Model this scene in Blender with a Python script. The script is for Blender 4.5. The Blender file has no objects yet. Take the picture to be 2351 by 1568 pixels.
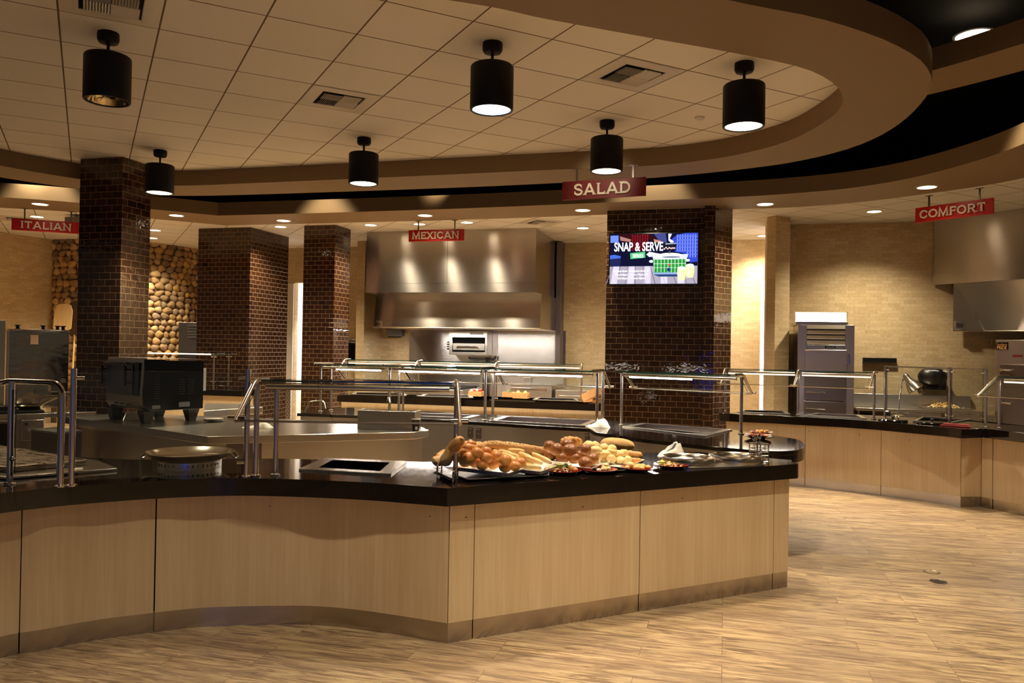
import bpy, math, random
from mathutils import Vector as V, Matrix
random.seed(7)
S = bpy.context.scene
COL = S.collection
PI = math.pi
rad = math.radians

# ---------------------------------------------------------------- camera
FPX, PITCH, ROLL, EYE = 1836.0, rad(.583), rad(.945), 1.71
_fw = V((0, math.cos(PITCH), math.sin(PITCH)))
_up = V((0, -math.sin(PITCH), math.cos(PITCH)))
_rt = V((1, 0, 0))
CR = _rt * math.cos(ROLL) + _up * math.sin(ROLL)
CU = -_rt * math.sin(ROLL) + _up * math.cos(ROLL)
cam = bpy.data.cameras.new('camera')
cam.sensor_width = 36
cam.lens = 36 * FPX / 2351
cam.clip_end = 200
camo = bpy.data.objects.new('camera', cam)
COL.objects.link(camo)
m = Matrix.Identity(4)
for i in range(3):
    m[i][0] = CR[i]; m[i][1] = CU[i]; m[i][2] = -_fw[i]
m[2][3] = EYE
camo.matrix_world = m
S.camera = camo


def _ray(x, y):
    return CR * ((x - 1175.5) / FPX) - CU * ((y - 784) / FPX) + _fw


def P(x, y, z):
    """surveyed plan position of a photo point known to lie at height z"""
    d = _ray(x, y)
    t = (z - EYE) / d.z
    return V((d.x * t, d.y * t, z))


def Q(x, y, Y):
    d = _ray(x, y) * (Y / _ray(x, y).y)
    return V((d.x, Y, EYE + d.z))


A0 = rad(-15)                       # the building's axes
E1 = V((math.cos(A0), math.sin(A0), 0))
E2 = V((-math.sin(A0), math.cos(A0), 0))
UZ = V((0, 0, 1))


def W(a, b, z=0, o=V((0, 0, 0))):   # a point along the building axes
    p = o + E1 * a + E2 * b
    return V((p.x, p.y, z))


# ---------------------------------------------------------------- materials
def srgb(r, g, b):
    f = lambda c: (c / 255 / 12.92) if c / 255 <= .04045 else ((c / 255 + .055) / 1.055) ** 2.4
    return (f(r), f(g), f(b), 1)


MATS = {}


class NT:
    def __init__(s, name):
        s.m = bpy.data.materials.new(name)
        s.m.use_nodes = True
        s.t = s.m.node_tree
        s.b = s.t.nodes['Principled BSDF']
        s.out = s.t.nodes['Material Output']
        MATS[name] = s.m

    def n(s, typ, **k):
        nd = s.t.nodes.new(typ)
        for a, v in k.items():
            if a in nd.inputs.keys() if isinstance(a, str) else False:
                nd.inputs[a].default_value = v
            else:
                setattr(nd, a, v)
        return nd

    def l(s, a, b):
        s.t.links.new(a, b)

    def set(s, **k):
        for a, v in k.items():
            s.b.inputs[a.replace('_', ' ')].default_value = v
        return s

    def uv(s, sx=1, sy=1, rot=0, loc=(0, 0, 0), src='UV'):
        tc = s.n('ShaderNodeTexCoord')
        mp = s.n('ShaderNodeMapping')
        mp.inputs['Scale'].default_value = (sx, sy, sx)
        mp.inputs['Rotation'].default_value = (0, 0, rot)
        mp.inputs['Location'].default_value = loc
        s.l(tc.outputs[src], mp.inputs['Vector'])
        return mp.outputs['Vector']

    def noise(s, vec, scale, detail=4, rough=.55, dist=0):
        nd = s.n('ShaderNodeTexNoise')
        nd.inputs['Scale'].default_value = scale
        nd.inputs['Detail'].default_value = detail
        nd.inputs['Roughness'].default_value = rough
        nd.inputs['Distortion'].default_value = dist
        s.l(vec, nd.inputs['Vector'])
        return nd.outputs['Fac']

    def ramp(s, fac, stops):
        r = s.n('ShaderNodeValToRGB')
        el = r.color_ramp.elements
        while len(el) < len(stops):
            el.new(.5)
        for e, (p, c) in zip(el, stops):
            e.position = p
            e.color = c if len(c) == 4 else (*c, 1)
        s.l(fac, r.inputs['Fac'])
        return r.outputs['Color']

    def mix(s, fac, a, b, mode='MIX'):
        nd = s.n('ShaderNodeMix')
        nd.data_type = 'RGBA'
        nd.blend_type = mode
        for sock, v in ((nd.inputs[0], fac), (nd.inputs[6], a), (nd.inputs[7], b)):
            if hasattr(v, 'default_value') or hasattr(v, 'links'):
                s.l(v, sock)
            else:
                sock.default_value = v
        return nd.outputs[2]

    def bump(s, h, strength=.3, dist=.01):
        b = s.n('ShaderNodeBump')
        b.inputs['Strength'].default_value = strength
        b.inputs['Distance'].default_value = dist
        s.l(h, b.inputs['Height'])
        s.l(b.outputs['Normal'], s.b.inputs['Normal'])
        return s

    def col(s, c):
        s.l(c, s.b.inputs['Base Color'])
        return s

    def brick(s, vec, w, h, mortar, c1, c2, cm, off=.5, freq=2, bias=0, smooth=.1):
        nd = s.n('ShaderNodeTexBrick')
        nd.offset = off
        nd.offset_frequency = freq
        nd.squash = 1
        for k, v in (('Scale', 1), ('Mortar Size', mortar), ('Mortar Smooth', smooth), ('Bias', bias),
                     ('Brick Width', w), ('Row Height', h), ('Color1', c1), ('Color2', c2), ('Mortar', cm)):
            nd.inputs[k].default_value = v
        s.l(vec, nd.inputs['Vector'])
        return nd


def plain(name, rgb, rough=.5, metal=0, spec=.5, coat=0):
    t = NT(name)
    t.set(Base_Color=srgb(*rgb), Roughness=rough, Metallic=metal)
    t.b.inputs['Specular IOR Level'].default_value = spec
    t.b.inputs['Coat Weight'].default_value = coat
    return t


def emit(name, rgb, strength):
    t = NT(name)
    t.set(Base_Color=(0, 0, 0, 1))
    t.b.inputs['Emission Color'].default_value = srgb(*rgb)
    t.b.inputs['Emission Strength'].default_value = strength
    t.b.inputs['Specular IOR Level'].default_value = 0
    return t


# painted soffits and black plenum
t = plain('soffit_paint', (134, 110, 78), .6)
t.bump(t.noise(t.uv(), 140, 2), .04)
plain('plenum_black', (14, 13, 13), .9, spec=.1)
plain('shadow_grey', (60, 52, 46), .7)
# ceiling tiles on the diagonal grid (uv already in tile units)
t = NT('ceiling_tile')
v = t.uv()
br = t.brick(v, 1, 1, .011, (.90, .875, .83, 1), (.86, .835, .79, 1), srgb(104, 82, 60), off=0, smooth=.3)
t.col(br.outputs['Color'])
t.set(Roughness=.85)
h = t.n('ShaderNodeMath', operation='SUBTRACT')
h.inputs[0].default_value = 1
t.l(br.outputs['Fac'], h.inputs[1])
t.bump(h.outputs[0], .5, .01)
# floor planks
t = NT('floor_planks')
v = t.uv()
br = t.brick(v, 1.22, .152, .0016, (.25, .25, .25, 1), (.85, .85, .85, 1), (0, 0, 0, 1), off=.37, freq=3, smooth=.2)
vs = t.uv(1.25, 8.5)
add = t.n('ShaderNodeVectorMath', operation='ADD')
t.l(vs, add.inputs[0])
sc = t.n('ShaderNodeVectorMath', operation='SCALE')
t.l(br.outputs['Color'], sc.inputs[0])
sc.inputs['Scale'].default_value = 17
t.l(sc.outputs[0], add.inputs[1])
n1 = t.noise(add.outputs[0], 1.9, 8, .66, 1.6)
ad2 = t.n('ShaderNodeVectorMath', operation='MULTIPLY')
t.l(add.outputs[0], ad2.inputs[0])
ad2.inputs[1].default_value = (.8, 5, 1)
n2 = t.noise(ad2.outputs[0], 2.4, 5, .6, .5)
n3 = t.noise(t.uv(.8, 2.2), 1.3, 3, .5)
c1 = t.ramp(n1, [(.37, srgb(86, 66, 52)), (.455, srgb(140, 112, 88)), (.52, srgb(190, 160, 122)), (.62, srgb(216, 190, 146))])
c2 = t.ramp(n2, [(.38, srgb(92, 72, 58)), (.49, srgb(180, 152, 116)), (.62, srgb(226, 202, 158))])
c = t.mix(.34, c1, c2)
c = t.mix(t.ramp(n3, [(.38, (.0, 0, 0)), (.66, (.5, .5, .5))]), c, srgb(146, 122, 102))
tone = t.ramp(br.outputs['Color'], [(0, (.80, .79, .79)), (1, (1.0, 1.0, 1.0))])
c = t.mix(1.0, c, tone, 'MULTIPLY')
c = t.mix(br.outputs['Fac'], c, srgb(112, 88, 66))
t.col(c)
t.set(Roughness=.42)
t.bump(n2, .08, .004)
# dark glazed brick
t = NT('dark_glazed_brick')
v = t.uv()
br = t.brick(v, .1535, .0792, .0024, (.046, .0185, .0085, 1), (.026, .0105, .0055, 1), srgb(150, 122, 92), smooth=.15)
t.col(br.outputs['Color'])
r = t.ramp(br.outputs['Fac'], [(0, (.05, .05, .05)), (1, (.8, .8, .8))])
t.l(r, t.b.inputs['Roughness'])
hh = t.mix(br.outputs['Fac'], t.ramp(t.noise(t.uv(), 9, 2), [(.3, (.55, .55, .55)), (.7, (1, 1, 1))]), (0, 0, 0, 1))
t.bump(hh, .35, .006)
# tan split limestone
t = NT('limestone_brick')
v = t.uv()
br = t.brick(v, .17, .0545, .0016, srgb(218, 196, 156), srgb(190, 166, 126), srgb(164, 142, 108), off=.41, smooth=.3)
n = t.noise(t.uv(), 26, 5, .65)
c = t.mix(.35, br.outputs['Color'], t.ramp(n, [(.3, srgb(158, 132, 96)), (.55, srgb(208, 184, 142)), (.75, srgb(228, 208, 168))]))
n = t.noise(t.uv(), 1.1, 3, .6)
c = t.mix(t.ramp(n, [(.4, (0, 0, 0)), (.7, (.35, .35, .35))]), c, srgb(178, 146, 102))
t.col(c)
t.set(Roughness=.72)
hh = t.mix(.5, t.mix(br.outputs['Fac'], (1, 1, 1, 1), (0, 0, 0, 1)), t.ramp(n, [(.2, (0, 0, 0)), (.8, (1, 1, 1))]))
t.bump(hh, .3, .006)
# river stones
t = NT('river_stone')
at = t.n('ShaderNodeAttribute', attribute_name='tint')
n = t.noise(t.uv(src='Object'), 14, 4)
t.col(t.mix(1, at.outputs['Color'], t.ramp(n, [(.25, (.7, .7, .7)), (.75, (1.05, 1.03, 1.0))]), 'MULTIPLY'))
t.set(Roughness=.62)
plain('stone_mortar', (96, 78, 56), .9)
# pale wood laminate with vertical grain
t = NT('pale_laminate')
a = t.noise(t.uv(14, .5), 3, 4, .6)
b = t.noise(t.uv(3.6, .15), 1.6, 3, .5)
c = t.ramp(a, [(.3, srgb(206, 180, 142)), (.55, srgb(216, 192, 154)), (.75, srgb(224, 202, 166))])
c = t.mix(t.ramp(b, [(.35, (0, 0, 0)), (.65, (.5, .5, .5))]), c, srgb(196, 168, 128))
t.col(c)
t.set(Roughness=.5)
# metals
t = plain('brushed_steel', (200, 194, 184), .27, 1)
t.bump(t.noise(t.uv(2, 90), 3, 3), .02, .002)
t = plain('hood_steel', (196, 191, 187), .22, 1)
t.b.inputs['Anisotropic'].default_value = .9
t.b.inputs['Anisotropic Rotation'].default_value = .25
tg = t.n('ShaderNodeTangent', direction_type='UV_MAP')
t.l(tg.outputs[0], t.b.inputs['Tangent'])
t.bump(t.noise(t.uv(), 1.7, 2), .06, .02)
t = plain('wavy_steel', (176, 168, 158), .16, 1)
t.bump(t.noise(t.uv(1, 1.6), 3.2, 2), .5, .02)
plain('chrome', (214, 208, 198), .10, 1)
plain('satin_pipe', (196, 186, 172), .22, 1)
plain('dark_steel', (128, 118, 114), .35, 1)
t = plain('violet_steel', (190, 180, 180), .34, 1)
t = plain('kick_steel', (182, 172, 162), .2, 1)
t.b.inputs['Anisotropic'].default_value = .75
t.b.inputs['Anisotropic Rotation'].default_value = .25
tg = t.n('ShaderNodeTangent', direction_type='UV_MAP')
t.l(tg.outputs[0], t.b.inputs['Tangent'])
# dark worktop
t = NT('dark_worktop')
n = t.noise(t.uv(src='Object'), 60, 3)
t.col(t.ramp(n, [(.35, (.0045, .0030, .0024)), (.75, (.012, .0075, .0055))]))
t.set(Roughness=.07)
t.b.inputs['Specular IOR Level'].default_value = .4
plain('black_metal', (8, 8, 8), .5, 0, .25)
plain('black_gloss', (9, 8, 9), .12, 0)
plain('black_plastic', (16, 15, 15), .35)
plain('dark_void', (5, 4, 4), .8, spec=.1)
plain('white_ceramic', (236, 230, 216), .12)
plain('red_ceramic', (120, 18, 12), .12)
plain('white_paint', (226, 222, 214), .6)
plain('white_plastic', (214, 208, 198), .4)
plain('grey_plastic', (110, 108, 106), .45)
plain('paper_label', (230, 190, 150), .7)
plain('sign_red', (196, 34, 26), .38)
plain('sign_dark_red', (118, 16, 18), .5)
plain('sign_cream', (246, 238, 220), .5)
plain('orange_wood', (200, 150, 96), .5)
t = NT('box_wood')
t.col(t.ramp(t.noise(t.uv(4, 60), 2, 3), [(.3, srgb(170, 112, 58)), (.7, srgb(214, 160, 98))]))
t.set(Roughness=.5)
t = NT('peel_wood')
t.col(t.ramp(t.noise(t.uv(40, 2), 2, 3), [(.3, srgb(196, 156, 96)), (.7, srgb(226, 192, 134))]))
t.set(Roughness=.5)
plain('brown_cloth', (86, 50, 34), .8)
plain('red_napkin', (112, 20, 18), .85)
t = plain('towel_cloth', (232, 226, 212), .9)
t.bump(t.noise(t.uv(src='Object'), 240, 2), .3, .003)
plain('towel_stripe', (92, 92, 104), .9)
# glass: clear pane with mirror-like fresnel
t = NT('clear_glass')
tr = t.n('ShaderNodeBsdfTransparent')
tr.inputs[0].default_value = (.965, .98, .97, 1)
gl = t.n('ShaderNodeBsdfGlossy')
gl.inputs['Roughness'].default_value = .02
lw_ = t.n('ShaderNodeLayerWeight')
lw_.inputs['Blend'].default_value = .5
pw_ = t.n('ShaderNodeMath', operation='POWER')
t.l(lw_.outputs['Facing'], pw_.inputs[0])
pw_.inputs[1].default_value = 5
fr = t.n('ShaderNodeMath', operation='MULTIPLY_ADD')
t.l(pw_.outputs[0], fr.inputs[0])
fr.inputs[1].default_value = .8
fr.inputs[2].default_value = .03
mx = t.n('ShaderNodeMixShader')
t.l(fr.outputs[0], mx.inputs[0]); t.l(tr.outputs[0], mx.inputs[1]); t.l(gl.outputs[0], mx.inputs[2])
t.l(mx.outputs[0], t.out.inputs['Surface'])
plain('glass_edge', (30, 62, 52), .15)
# lamps
emit('lamp_glow', (255, 226, 184), 9)
emit('lamp_glow_white', (238, 240, 255), 9)
emit('tube_glow', (255, 238, 222), 16)
emit('tube_soft', (255, 236, 206), 1.5)
emit('door_glow', (255, 250, 240), 2.2)
plain('reflector', (210, 190, 150), .12, 1)
emit('blue_glow', (40, 90, 255), 1.2)  # glow of the added panel behind the viewpoint


# food
def baked(name, lo, mid, hi, rough=.45, bump=.15, scale=18):
    t = NT(name)
    n = t.noise(t.uv(src='Object'), scale, 4)
    tc = t.n('ShaderNodeTexCoord')
    sp = t.n('ShaderNodeSeparateXYZ')
    t.l(tc.outputs['Generated'], sp.inputs[0])
    ad = t.n('ShaderNodeMath', operation='MULTIPLY_ADD')
    t.l(n, ad.inputs[0])
    ad.inputs[1].default_value = .5
    t.l(sp.outputs['Z'], ad.inputs[2])
    t.col(t.ramp(ad.outputs[0], [(.38, srgb(*lo)), (.72, srgb(*mid)), (1.15 / 1.5 + .2, srgb(*hi))]))
    t.set(Roughness=rough)
    t.bump(t.noise(t.uv(src='Object'), scale * 4, 3), bump, .004)
    return t


baked('golden_roll', (246, 200, 124), (228, 162, 84), (200, 126, 58), .4, .05)
baked('brown_roll', (200, 142, 80), (168, 108, 52), (142, 86, 38), .42, .08)
baked('pale_bread', (252, 232, 178), (248, 220, 158), (234, 194, 128), .55, .2)
baked('bread_stick', (250, 228, 170), (246, 216, 150), (232, 190, 120), .5, .08)
baked('baguette_crust', (246, 218, 164), (238, 198, 134), (216, 164, 98), .55, .25, 9)
baked('challah_crust', (248, 216, 150), (232, 182, 106), (204, 140, 72), .35, .05, 10)
baked('rustic_crust', (240, 204, 146), (224, 182, 122), (206, 158, 98), .8, .7, 26)
t = baked('seeded_crust', (226, 178, 112), (206, 150, 88), (222, 172, 106), .6, .3, 12)
t = NT('seed_dark'); t.set(Base_Color=srgb(84, 58, 36), Roughness=.5)
plain('pasta', (226, 190, 128), .45)
plain('broccoli', (74, 104, 36), .7)
plain('lettuce', (178, 186, 88), .6)
plain('fried_orange', (232, 176, 100), .5)
plain('olive_black', (26, 14, 16), .25)
plain('cheese_white', (234, 226, 206), .5)
plain('pepper_red', (176, 30, 20), .3)
plain('pepper_yellow', (226, 170, 50), .35)
plain('onion_white', (232, 220, 190), .4)
plain('cup_black', (10, 9, 9), .35)


# ---------------------------------------------------------------- mesh builder
class MB:
    def __init__(s):
        s.v, s.f, s.uv, s.mi, s.sm, s.vc = [], [], [], [], [], []
        s.round = False

    def add(s, pts):
        i = len(s.v)
        s.v.extend(V(p) for p in pts)
        return i

    def face(s, idx, mi=0, sm=False, uv=None, vc=None):
        if uv is None:
            p = [s.v[i] for i in idx]
            n = V((0, 0, 0))
            for i in range(len(p)):
                a, b = p[i], p[(i + 1) % len(p)]
                n += V(((a.y - b.y) * (a.z + b.z), (a.z - b.z) * (a.x + b.x), (a.x - b.x) * (a.y + b.y)))
            if n.length > 0:
                n.normalize()
            if abs(n.z) > .75:
                uv = [(q.dot(E1), q.dot(E2)) for q in p]
            else:
                t = V((-n.y, n.x, 0))
                t.normalize()
                uv = [(q.dot(t), q.z) for q in p]
        s.f.append(tuple(idx)); s.uv.append(uv); s.mi.append(mi); s.sm.append(sm); s.vc.append(vc)

    def poly(s, pts, mi=0, uv=None):
        i = s.add(pts)
        s.face(range(i, i + len(pts)), mi, False, uv)

    def box(s, c, d, ang=A0, mi=0, rot=None):
        hx, hy, hz = d[0] / 2, d[1] / 2, d[2] / 2
        R = rot if rot is not None else Matrix.Rotation(ang, 3, 'Z')
        c = V(c)
        pts = [c + R @ V((x * hx, y * hy, z * hz)) for z in (-1, 1) for y in (-1, 1) for x in (-1, 1)]
        i = s.add(pts)
        for q in ((0, 2, 3, 1), (4, 5, 7, 6), (0, 1, 5, 4), (2, 6, 7, 3), (0, 4, 6, 2), (1, 3, 7, 5)):
            s.face([i + k for k in q], mi)
        return s

    def prism(s, pts, z0, z1, mi=0, mtop=None, mbot=None, top=True, bot=True, smooth=False):
        """vertical prism over a plan polygon given counter-clockwise"""
        pts = [V((p[0], p[1], 0)) for p in pts]
        ar = sum(a.x * b.y - b.x * a.y for a, b in zip(pts, pts[1:] + pts[:1]))
        if ar < 0:
            pts.reverse()
        n = len(pts)
        i = s.add([V((p.x, p.y, z0)) for p in pts] + [V((p.x, p.y, z1)) for p in pts])
        u = 0
        for k in range(n):
            j = (k + 1) % n
            L = (pts[j] - pts[k]).length
            s.face([i + k, i + j, i + n + j, i + n + k], mi, smooth, [(u, z0), (u + L, z0), (u + L, z1), (u, z1)])
            u += L
        if top:
            s.face([i + n + k for k in range(n)], mi if mtop is None else mtop)
        if bot:
            s.face([i + k for k in reversed(range(n))], mi if mbot is None else mbot)
        return s

    def wall(s, pts, z0, z1, mi=0, closed=False, smooth=False, u0=0):
        """vertical ribbon along a plan line"""
        pts = [V((p[0], p[1], 0)) for p in pts]
        if closed:
            pts = pts + [pts[0]]
        i = s.add([V((p.x, p.y, z)) for z in (z0, z1) for p in pts])
        n = len(pts)
        u = u0
        for k in range(n - 1):
            L = (pts[k + 1] - pts[k]).length
            s.face([i + k, i + k + 1, i + n + k + 1, i + n + k], mi, smooth, [(u, z0), (u + L, z0), (u + L, z1), (u, z1)])
            u += L
        return s

    def tube(s, path, r, n=10, mi=0, caps=True, smooth=True, r1=None):
        path = [V(p) for p in path]
        rs = [r] * len(path)
        if r1 is not None:
            rs = [r + (r1 - r) * k / (len(path) - 1) for k in range(len(path))]
        prev = None
        rings = []
        for k, p in enumerate(path):
            if k == 0:
                d = path[1] - p
            elif k == len(path) - 1:
                d = p - path[k - 1]
            else:
                d = (path[k + 1] - p).normalized() + (p - path[k - 1]).normalized()
            d.normalize()
            if prev is None:
                a = d.cross(UZ if abs(d.z) < .9 else V((1, 0, 0)))
            else:
                a = prev - d * prev.dot(d)
            a.normalize()
            prev = a
            b = d.cross(a)
            rings.append(s.add([p + (a * math.cos(2 * PI * q / n) + b * math.sin(2 * PI * q / n)) * rs[k] for q in range(n)]))
        for k in range(len(path) - 1):
            for q in range(n):
                w = (q + 1) % n
                s.face([rings[k] + q, rings[k] + w, rings[k + 1] + w, rings[k + 1] + q], mi, smooth)
        if caps:
            s.face([rings[0] + q for q in reversed(range(n))], mi)
            s.face([rings[-1] + q for q in range(n)], mi)
        return s

    def lathe(s, prof, c=(0, 0, 0), n=28, mi=0, smooth=True, R=None, close=False, mis=None):
        """prof: (radius, height) pairs"""
        c = V(c)
        R = R or Matrix.Identity(3)
        rings = []
        for r, z in prof:
            if r < 1e-6:
                rings.append((s.add([c + R @ V((0, 0, z))]), 1))
            else:
                rings.append((s.add([c + R @ V((r * math.cos(2 * PI * q / n), r * math.sin(2 * PI * q / n), z)) for q in range(n)]), n))
        for k in range(len(prof) - 1):
            (a, na), (b, nb) = rings[k], rings[k + 1]
            mm = mi if mis is None else mis[k]
            for q in range(n):
                w = (q + 1) % n
                if na == 1 and nb == 1:
                    continue
                if na == 1:
                    s.face([a, b + w, b + q], mm, smooth)
                elif nb == 1:
                    s.face([a + q, a + w, b], mm, smooth)
                else:
                    s.face([a + q, a + w, b + w, b + q], mm, smooth)
        return s

    def blob(s, c, r, R=None, n=14, m=9, mi=0, fn=None, vc=None):
        """ellipsoid with radii r; fn(unit vector) scales it"""
        s.round = True
        c = V(c)
        R = R or Matrix.Identity(3)
        r = V(r) if not isinstance(r, (int, float)) else V((r, r, r))
        rings = []
        for k in range(m + 1):
            th = PI * k / m
            row = []
            for q in range(n if 0 < k < m else 1):
                ph = 2 * PI * q / n
                d = V((math.sin(th) * math.cos(ph), math.sin(th) * math.sin(ph), -math.cos(th)))
                f = fn(d) if fn else 1
                row.append(c + R @ V((d.x * r.x * f, d.y * r.y * f, d.z * r.z * f)))
            rings.append((s.add(row), len(row)))
        for k in range(m):
            (a, na), (b, nb) = rings[k], rings[k + 1]
            for q in range(n):
                w = (q + 1) % n
                if na == 1:
                    s.face([a, b + w, b + q], mi, True, None, vc)
                elif nb == 1:
                    s.face([a + q, a + w, b], mi, True, None, vc)
                else:
                    s.face([a + q, a + w, b + w, b + q], mi, True, None, vc)
        return s

    def plate(s, pts, nrm, th, mi=0):
        """flat polygon given thickness th along nrm"""
        nrm = V(nrm).normalized() * th
        pts = [V(p) for p in pts]
        n = len(pts)
        i = s.add(pts + [p + nrm for p in pts])
        s.face([i + k for k in reversed(range(n))], mi)
        s.face([i + n + k for k in range(n)], mi)
        for k in range(n):
            j = (k + 1) % n
            s.face([i + k, i + j, i + n + j, i + n + k], mi)
        return s


CHILD = {}


def obj(name, mb, mats, parent=None, bevel=0, seg=2, origin=None, label=None):
    me = bpy.data.meshes.new(name)
    o0 = V(origin) if origin is not None else (V(parent['_o']) if parent is not None else V((0, 0, 0)))
    me.from_pydata([tuple(p - o0) for p in mb.v], [], mb.f)
    ul = me.uv_layers.new(name='UVMap')
    flat = []
    for u in mb.uv:
        for a in u:
            flat.extend(a)
    ul.data.foreach_set('uv', flat)
    me.polygons.foreach_set('material_index', mb.mi)
    me.polygons.foreach_set('use_smooth', mb.sm)
    if any(c is not None for c in mb.vc):
        ca = me.color_attributes.new('tint', 'FLOAT_COLOR', 'CORNER')
        fl = []
        for f, c in zip(mb.f, mb.vc):
            fl.extend(list(c or (1, 1, 1, 1)) * len(f))
        ca.data.foreach_set('color', fl)
    for mm in ([mats] if isinstance(mats, str) else mats):
        me.materials.append(MATS[mm])
    me.update()
    me.set_sharp_from_angle(angle=rad(80 if mb.round else 38))
    o = bpy.data.objects.new(name, me)
    COL.objects.link(o)
    if parent is not None:
        o.parent = parent
        CHILD.setdefault(parent.name, []).append(o)
    else:
        o.location = o0
    o['_o'] = list(o0)
    if label:
        o['label'] = label
    if bevel:
        b = o.modifiers.new('bevel', 'BEVEL')
        b.width = bevel
        b.segments = seg
        b.limit_method = 'ANGLE'
        b.angle_limit = rad(40)
        b.harden_normals = False
    return o


def tag(o, label, cat=None, group=None, kind=None):
    o['label'] = label
    if cat:
        o['category'] = cat
    if group:
        o['group'] = group
    if kind:
        o['kind'] = kind
    return o


def thing(name, label, cat, loc=(0, 0, 0), group=None):
    o = bpy.data.objects.new(name, None)
    o.empty_display_size = .1
    COL.objects.link(o)
    o.location = loc
    o['_o'] = list(loc)
    return tag(o, label, cat, group)


def struct(name, mb, mats, label, **k):
    o = obj(name, mb, mats, **k)
    o['label'] = label
    o['kind'] = 'structure'
    return o


def dup(root, loc, rz, label=None, group=None):
    def rec(o, par):
        c = o.copy()
        COL.objects.link(c)
        if par is not None:
            c.parent = par
        for ch in CHILD.get(o.name, []):
            rec(ch, c)
        return c
    r = rec(root, None)
    r.location = loc
    r.rotation_euler = (0, 0, rz)
    if label:
        r['label'] = label
    if group:
        r['group'] = group
    return r


def spot(parent, loc, power, size=rad(110), blend=.6, col=(1, .74, .44), radius=.06, rot=(0, 0, 0), local=False):
    d = bpy.data.lights.new('lamp', 'SPOT')
    d.energy = power
    d.color = col
    d.spot_size = size
    d.spot_blend = blend
    d.shadow_soft_size = radius
    o = bpy.data.objects.new('bulb', d)
    COL.objects.link(o)
    o.rotation_euler = rot
    if parent is not None:
        o.parent = parent
        o.location = loc if local else V(loc) - V(parent['_o'])
        CHILD.setdefault(parent.name, []).append(o)
    else:
        o.location = loc
    return o


def area(parent, loc, power, sx, sy, rot=(0, 0, 0), col=(1, .9, .8)):
    d = bpy.data.lights.new('strip', 'AREA')
    d.shape = 'RECTANGLE'
    d.size, d.size_y = sx, sy
    d.energy = power
    d.color = col
    o = bpy.data.objects.new('light_source', d)
    COL.objects.link(o)
    o.rotation_euler = rot
    if parent is not None:
        o.parent = parent
        o.location = V(loc) - V(parent['_o'])
    else:
        o.location = loc
    return o


def spline(pts, k=6, closed=False):
    """Catmull-Rom through plan points"""
    pts = [V((p[0], p[1], 0)) for p in pts]
    out = []
    n = len(pts)
    rng = range(n) if closed else range(n - 1)
    for i in rng:
        g = lambda j: pts[j % n] if closed else pts[max(0, min(n - 1, j))]
        p0, p1, p2, p3 = g(i - 1), g(i), g(i + 1), g(i + 2)
        for q in range(k):
            t = q / k
            out.append(.5 * ((2 * p1) + (p2 - p0) * t + (2 * p0 - 5 * p1 + 4 * p2 - p3) * t * t + (3 * p1 - p0 - 3 * p2 + p3) * t ** 3))
    if not closed:
        out.append(pts[-1])
    return out


def arc(c, a, b, r, t0, t1, n=8):
    """points on a circle in the plane spanned by unit vectors a, b"""
    return [V(c) + (V(a) * math.cos(t0 + (t1 - t0) * k / n) + V(b) * math.sin(t0 + (t1 - t0) * k / n)) * r for k in range(n + 1)]


def bend(p0, p1, p2, r, n=5):
    """round the corner p1 of a polyline p0-p1-p2"""
    p0, p1, p2 = V(p0), V(p1), V(p2)
    a = p1 + (p0 - p1).normalized() * r
    b = p1 + (p2 - p1).normalized() * r
    return [(1 - t) ** 2 * a + 2 * t * (1 - t) * p1 + t * t * b for t in [k / n for k in range(n + 1)]]


def pipe(pts, r=.05, n=5):
    """polyline with rounded corners"""
    out = [V(pts[0])]
    for i in range(1, len(pts) - 1):
        out += bend(pts[i - 1], pts[i], pts[i + 1], r, n)
    out.append(V(pts[-1]))
    return out


def facing(n):
    """rotation whose local z points along n, local x horizontal"""
    n = V(n).normalized()
    x = UZ.cross(n)
    if x.length < 1e-4:
        x = V((1, 0, 0))
    x.normalize()
    y = n.cross(x)
    return Matrix((x, y, n)).transposed()


# ---------------------------------------------------------------- lettering
def _arc2(cx, cy, rx, ry, a0, a1, n=14):
    return [(cx + rx * math.cos(rad(a0 + (a1 - a0) * k / n)), cy + ry * math.sin(rad(a0 + (a1 - a0) * k / n))) for k in range(n + 1)]


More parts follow.
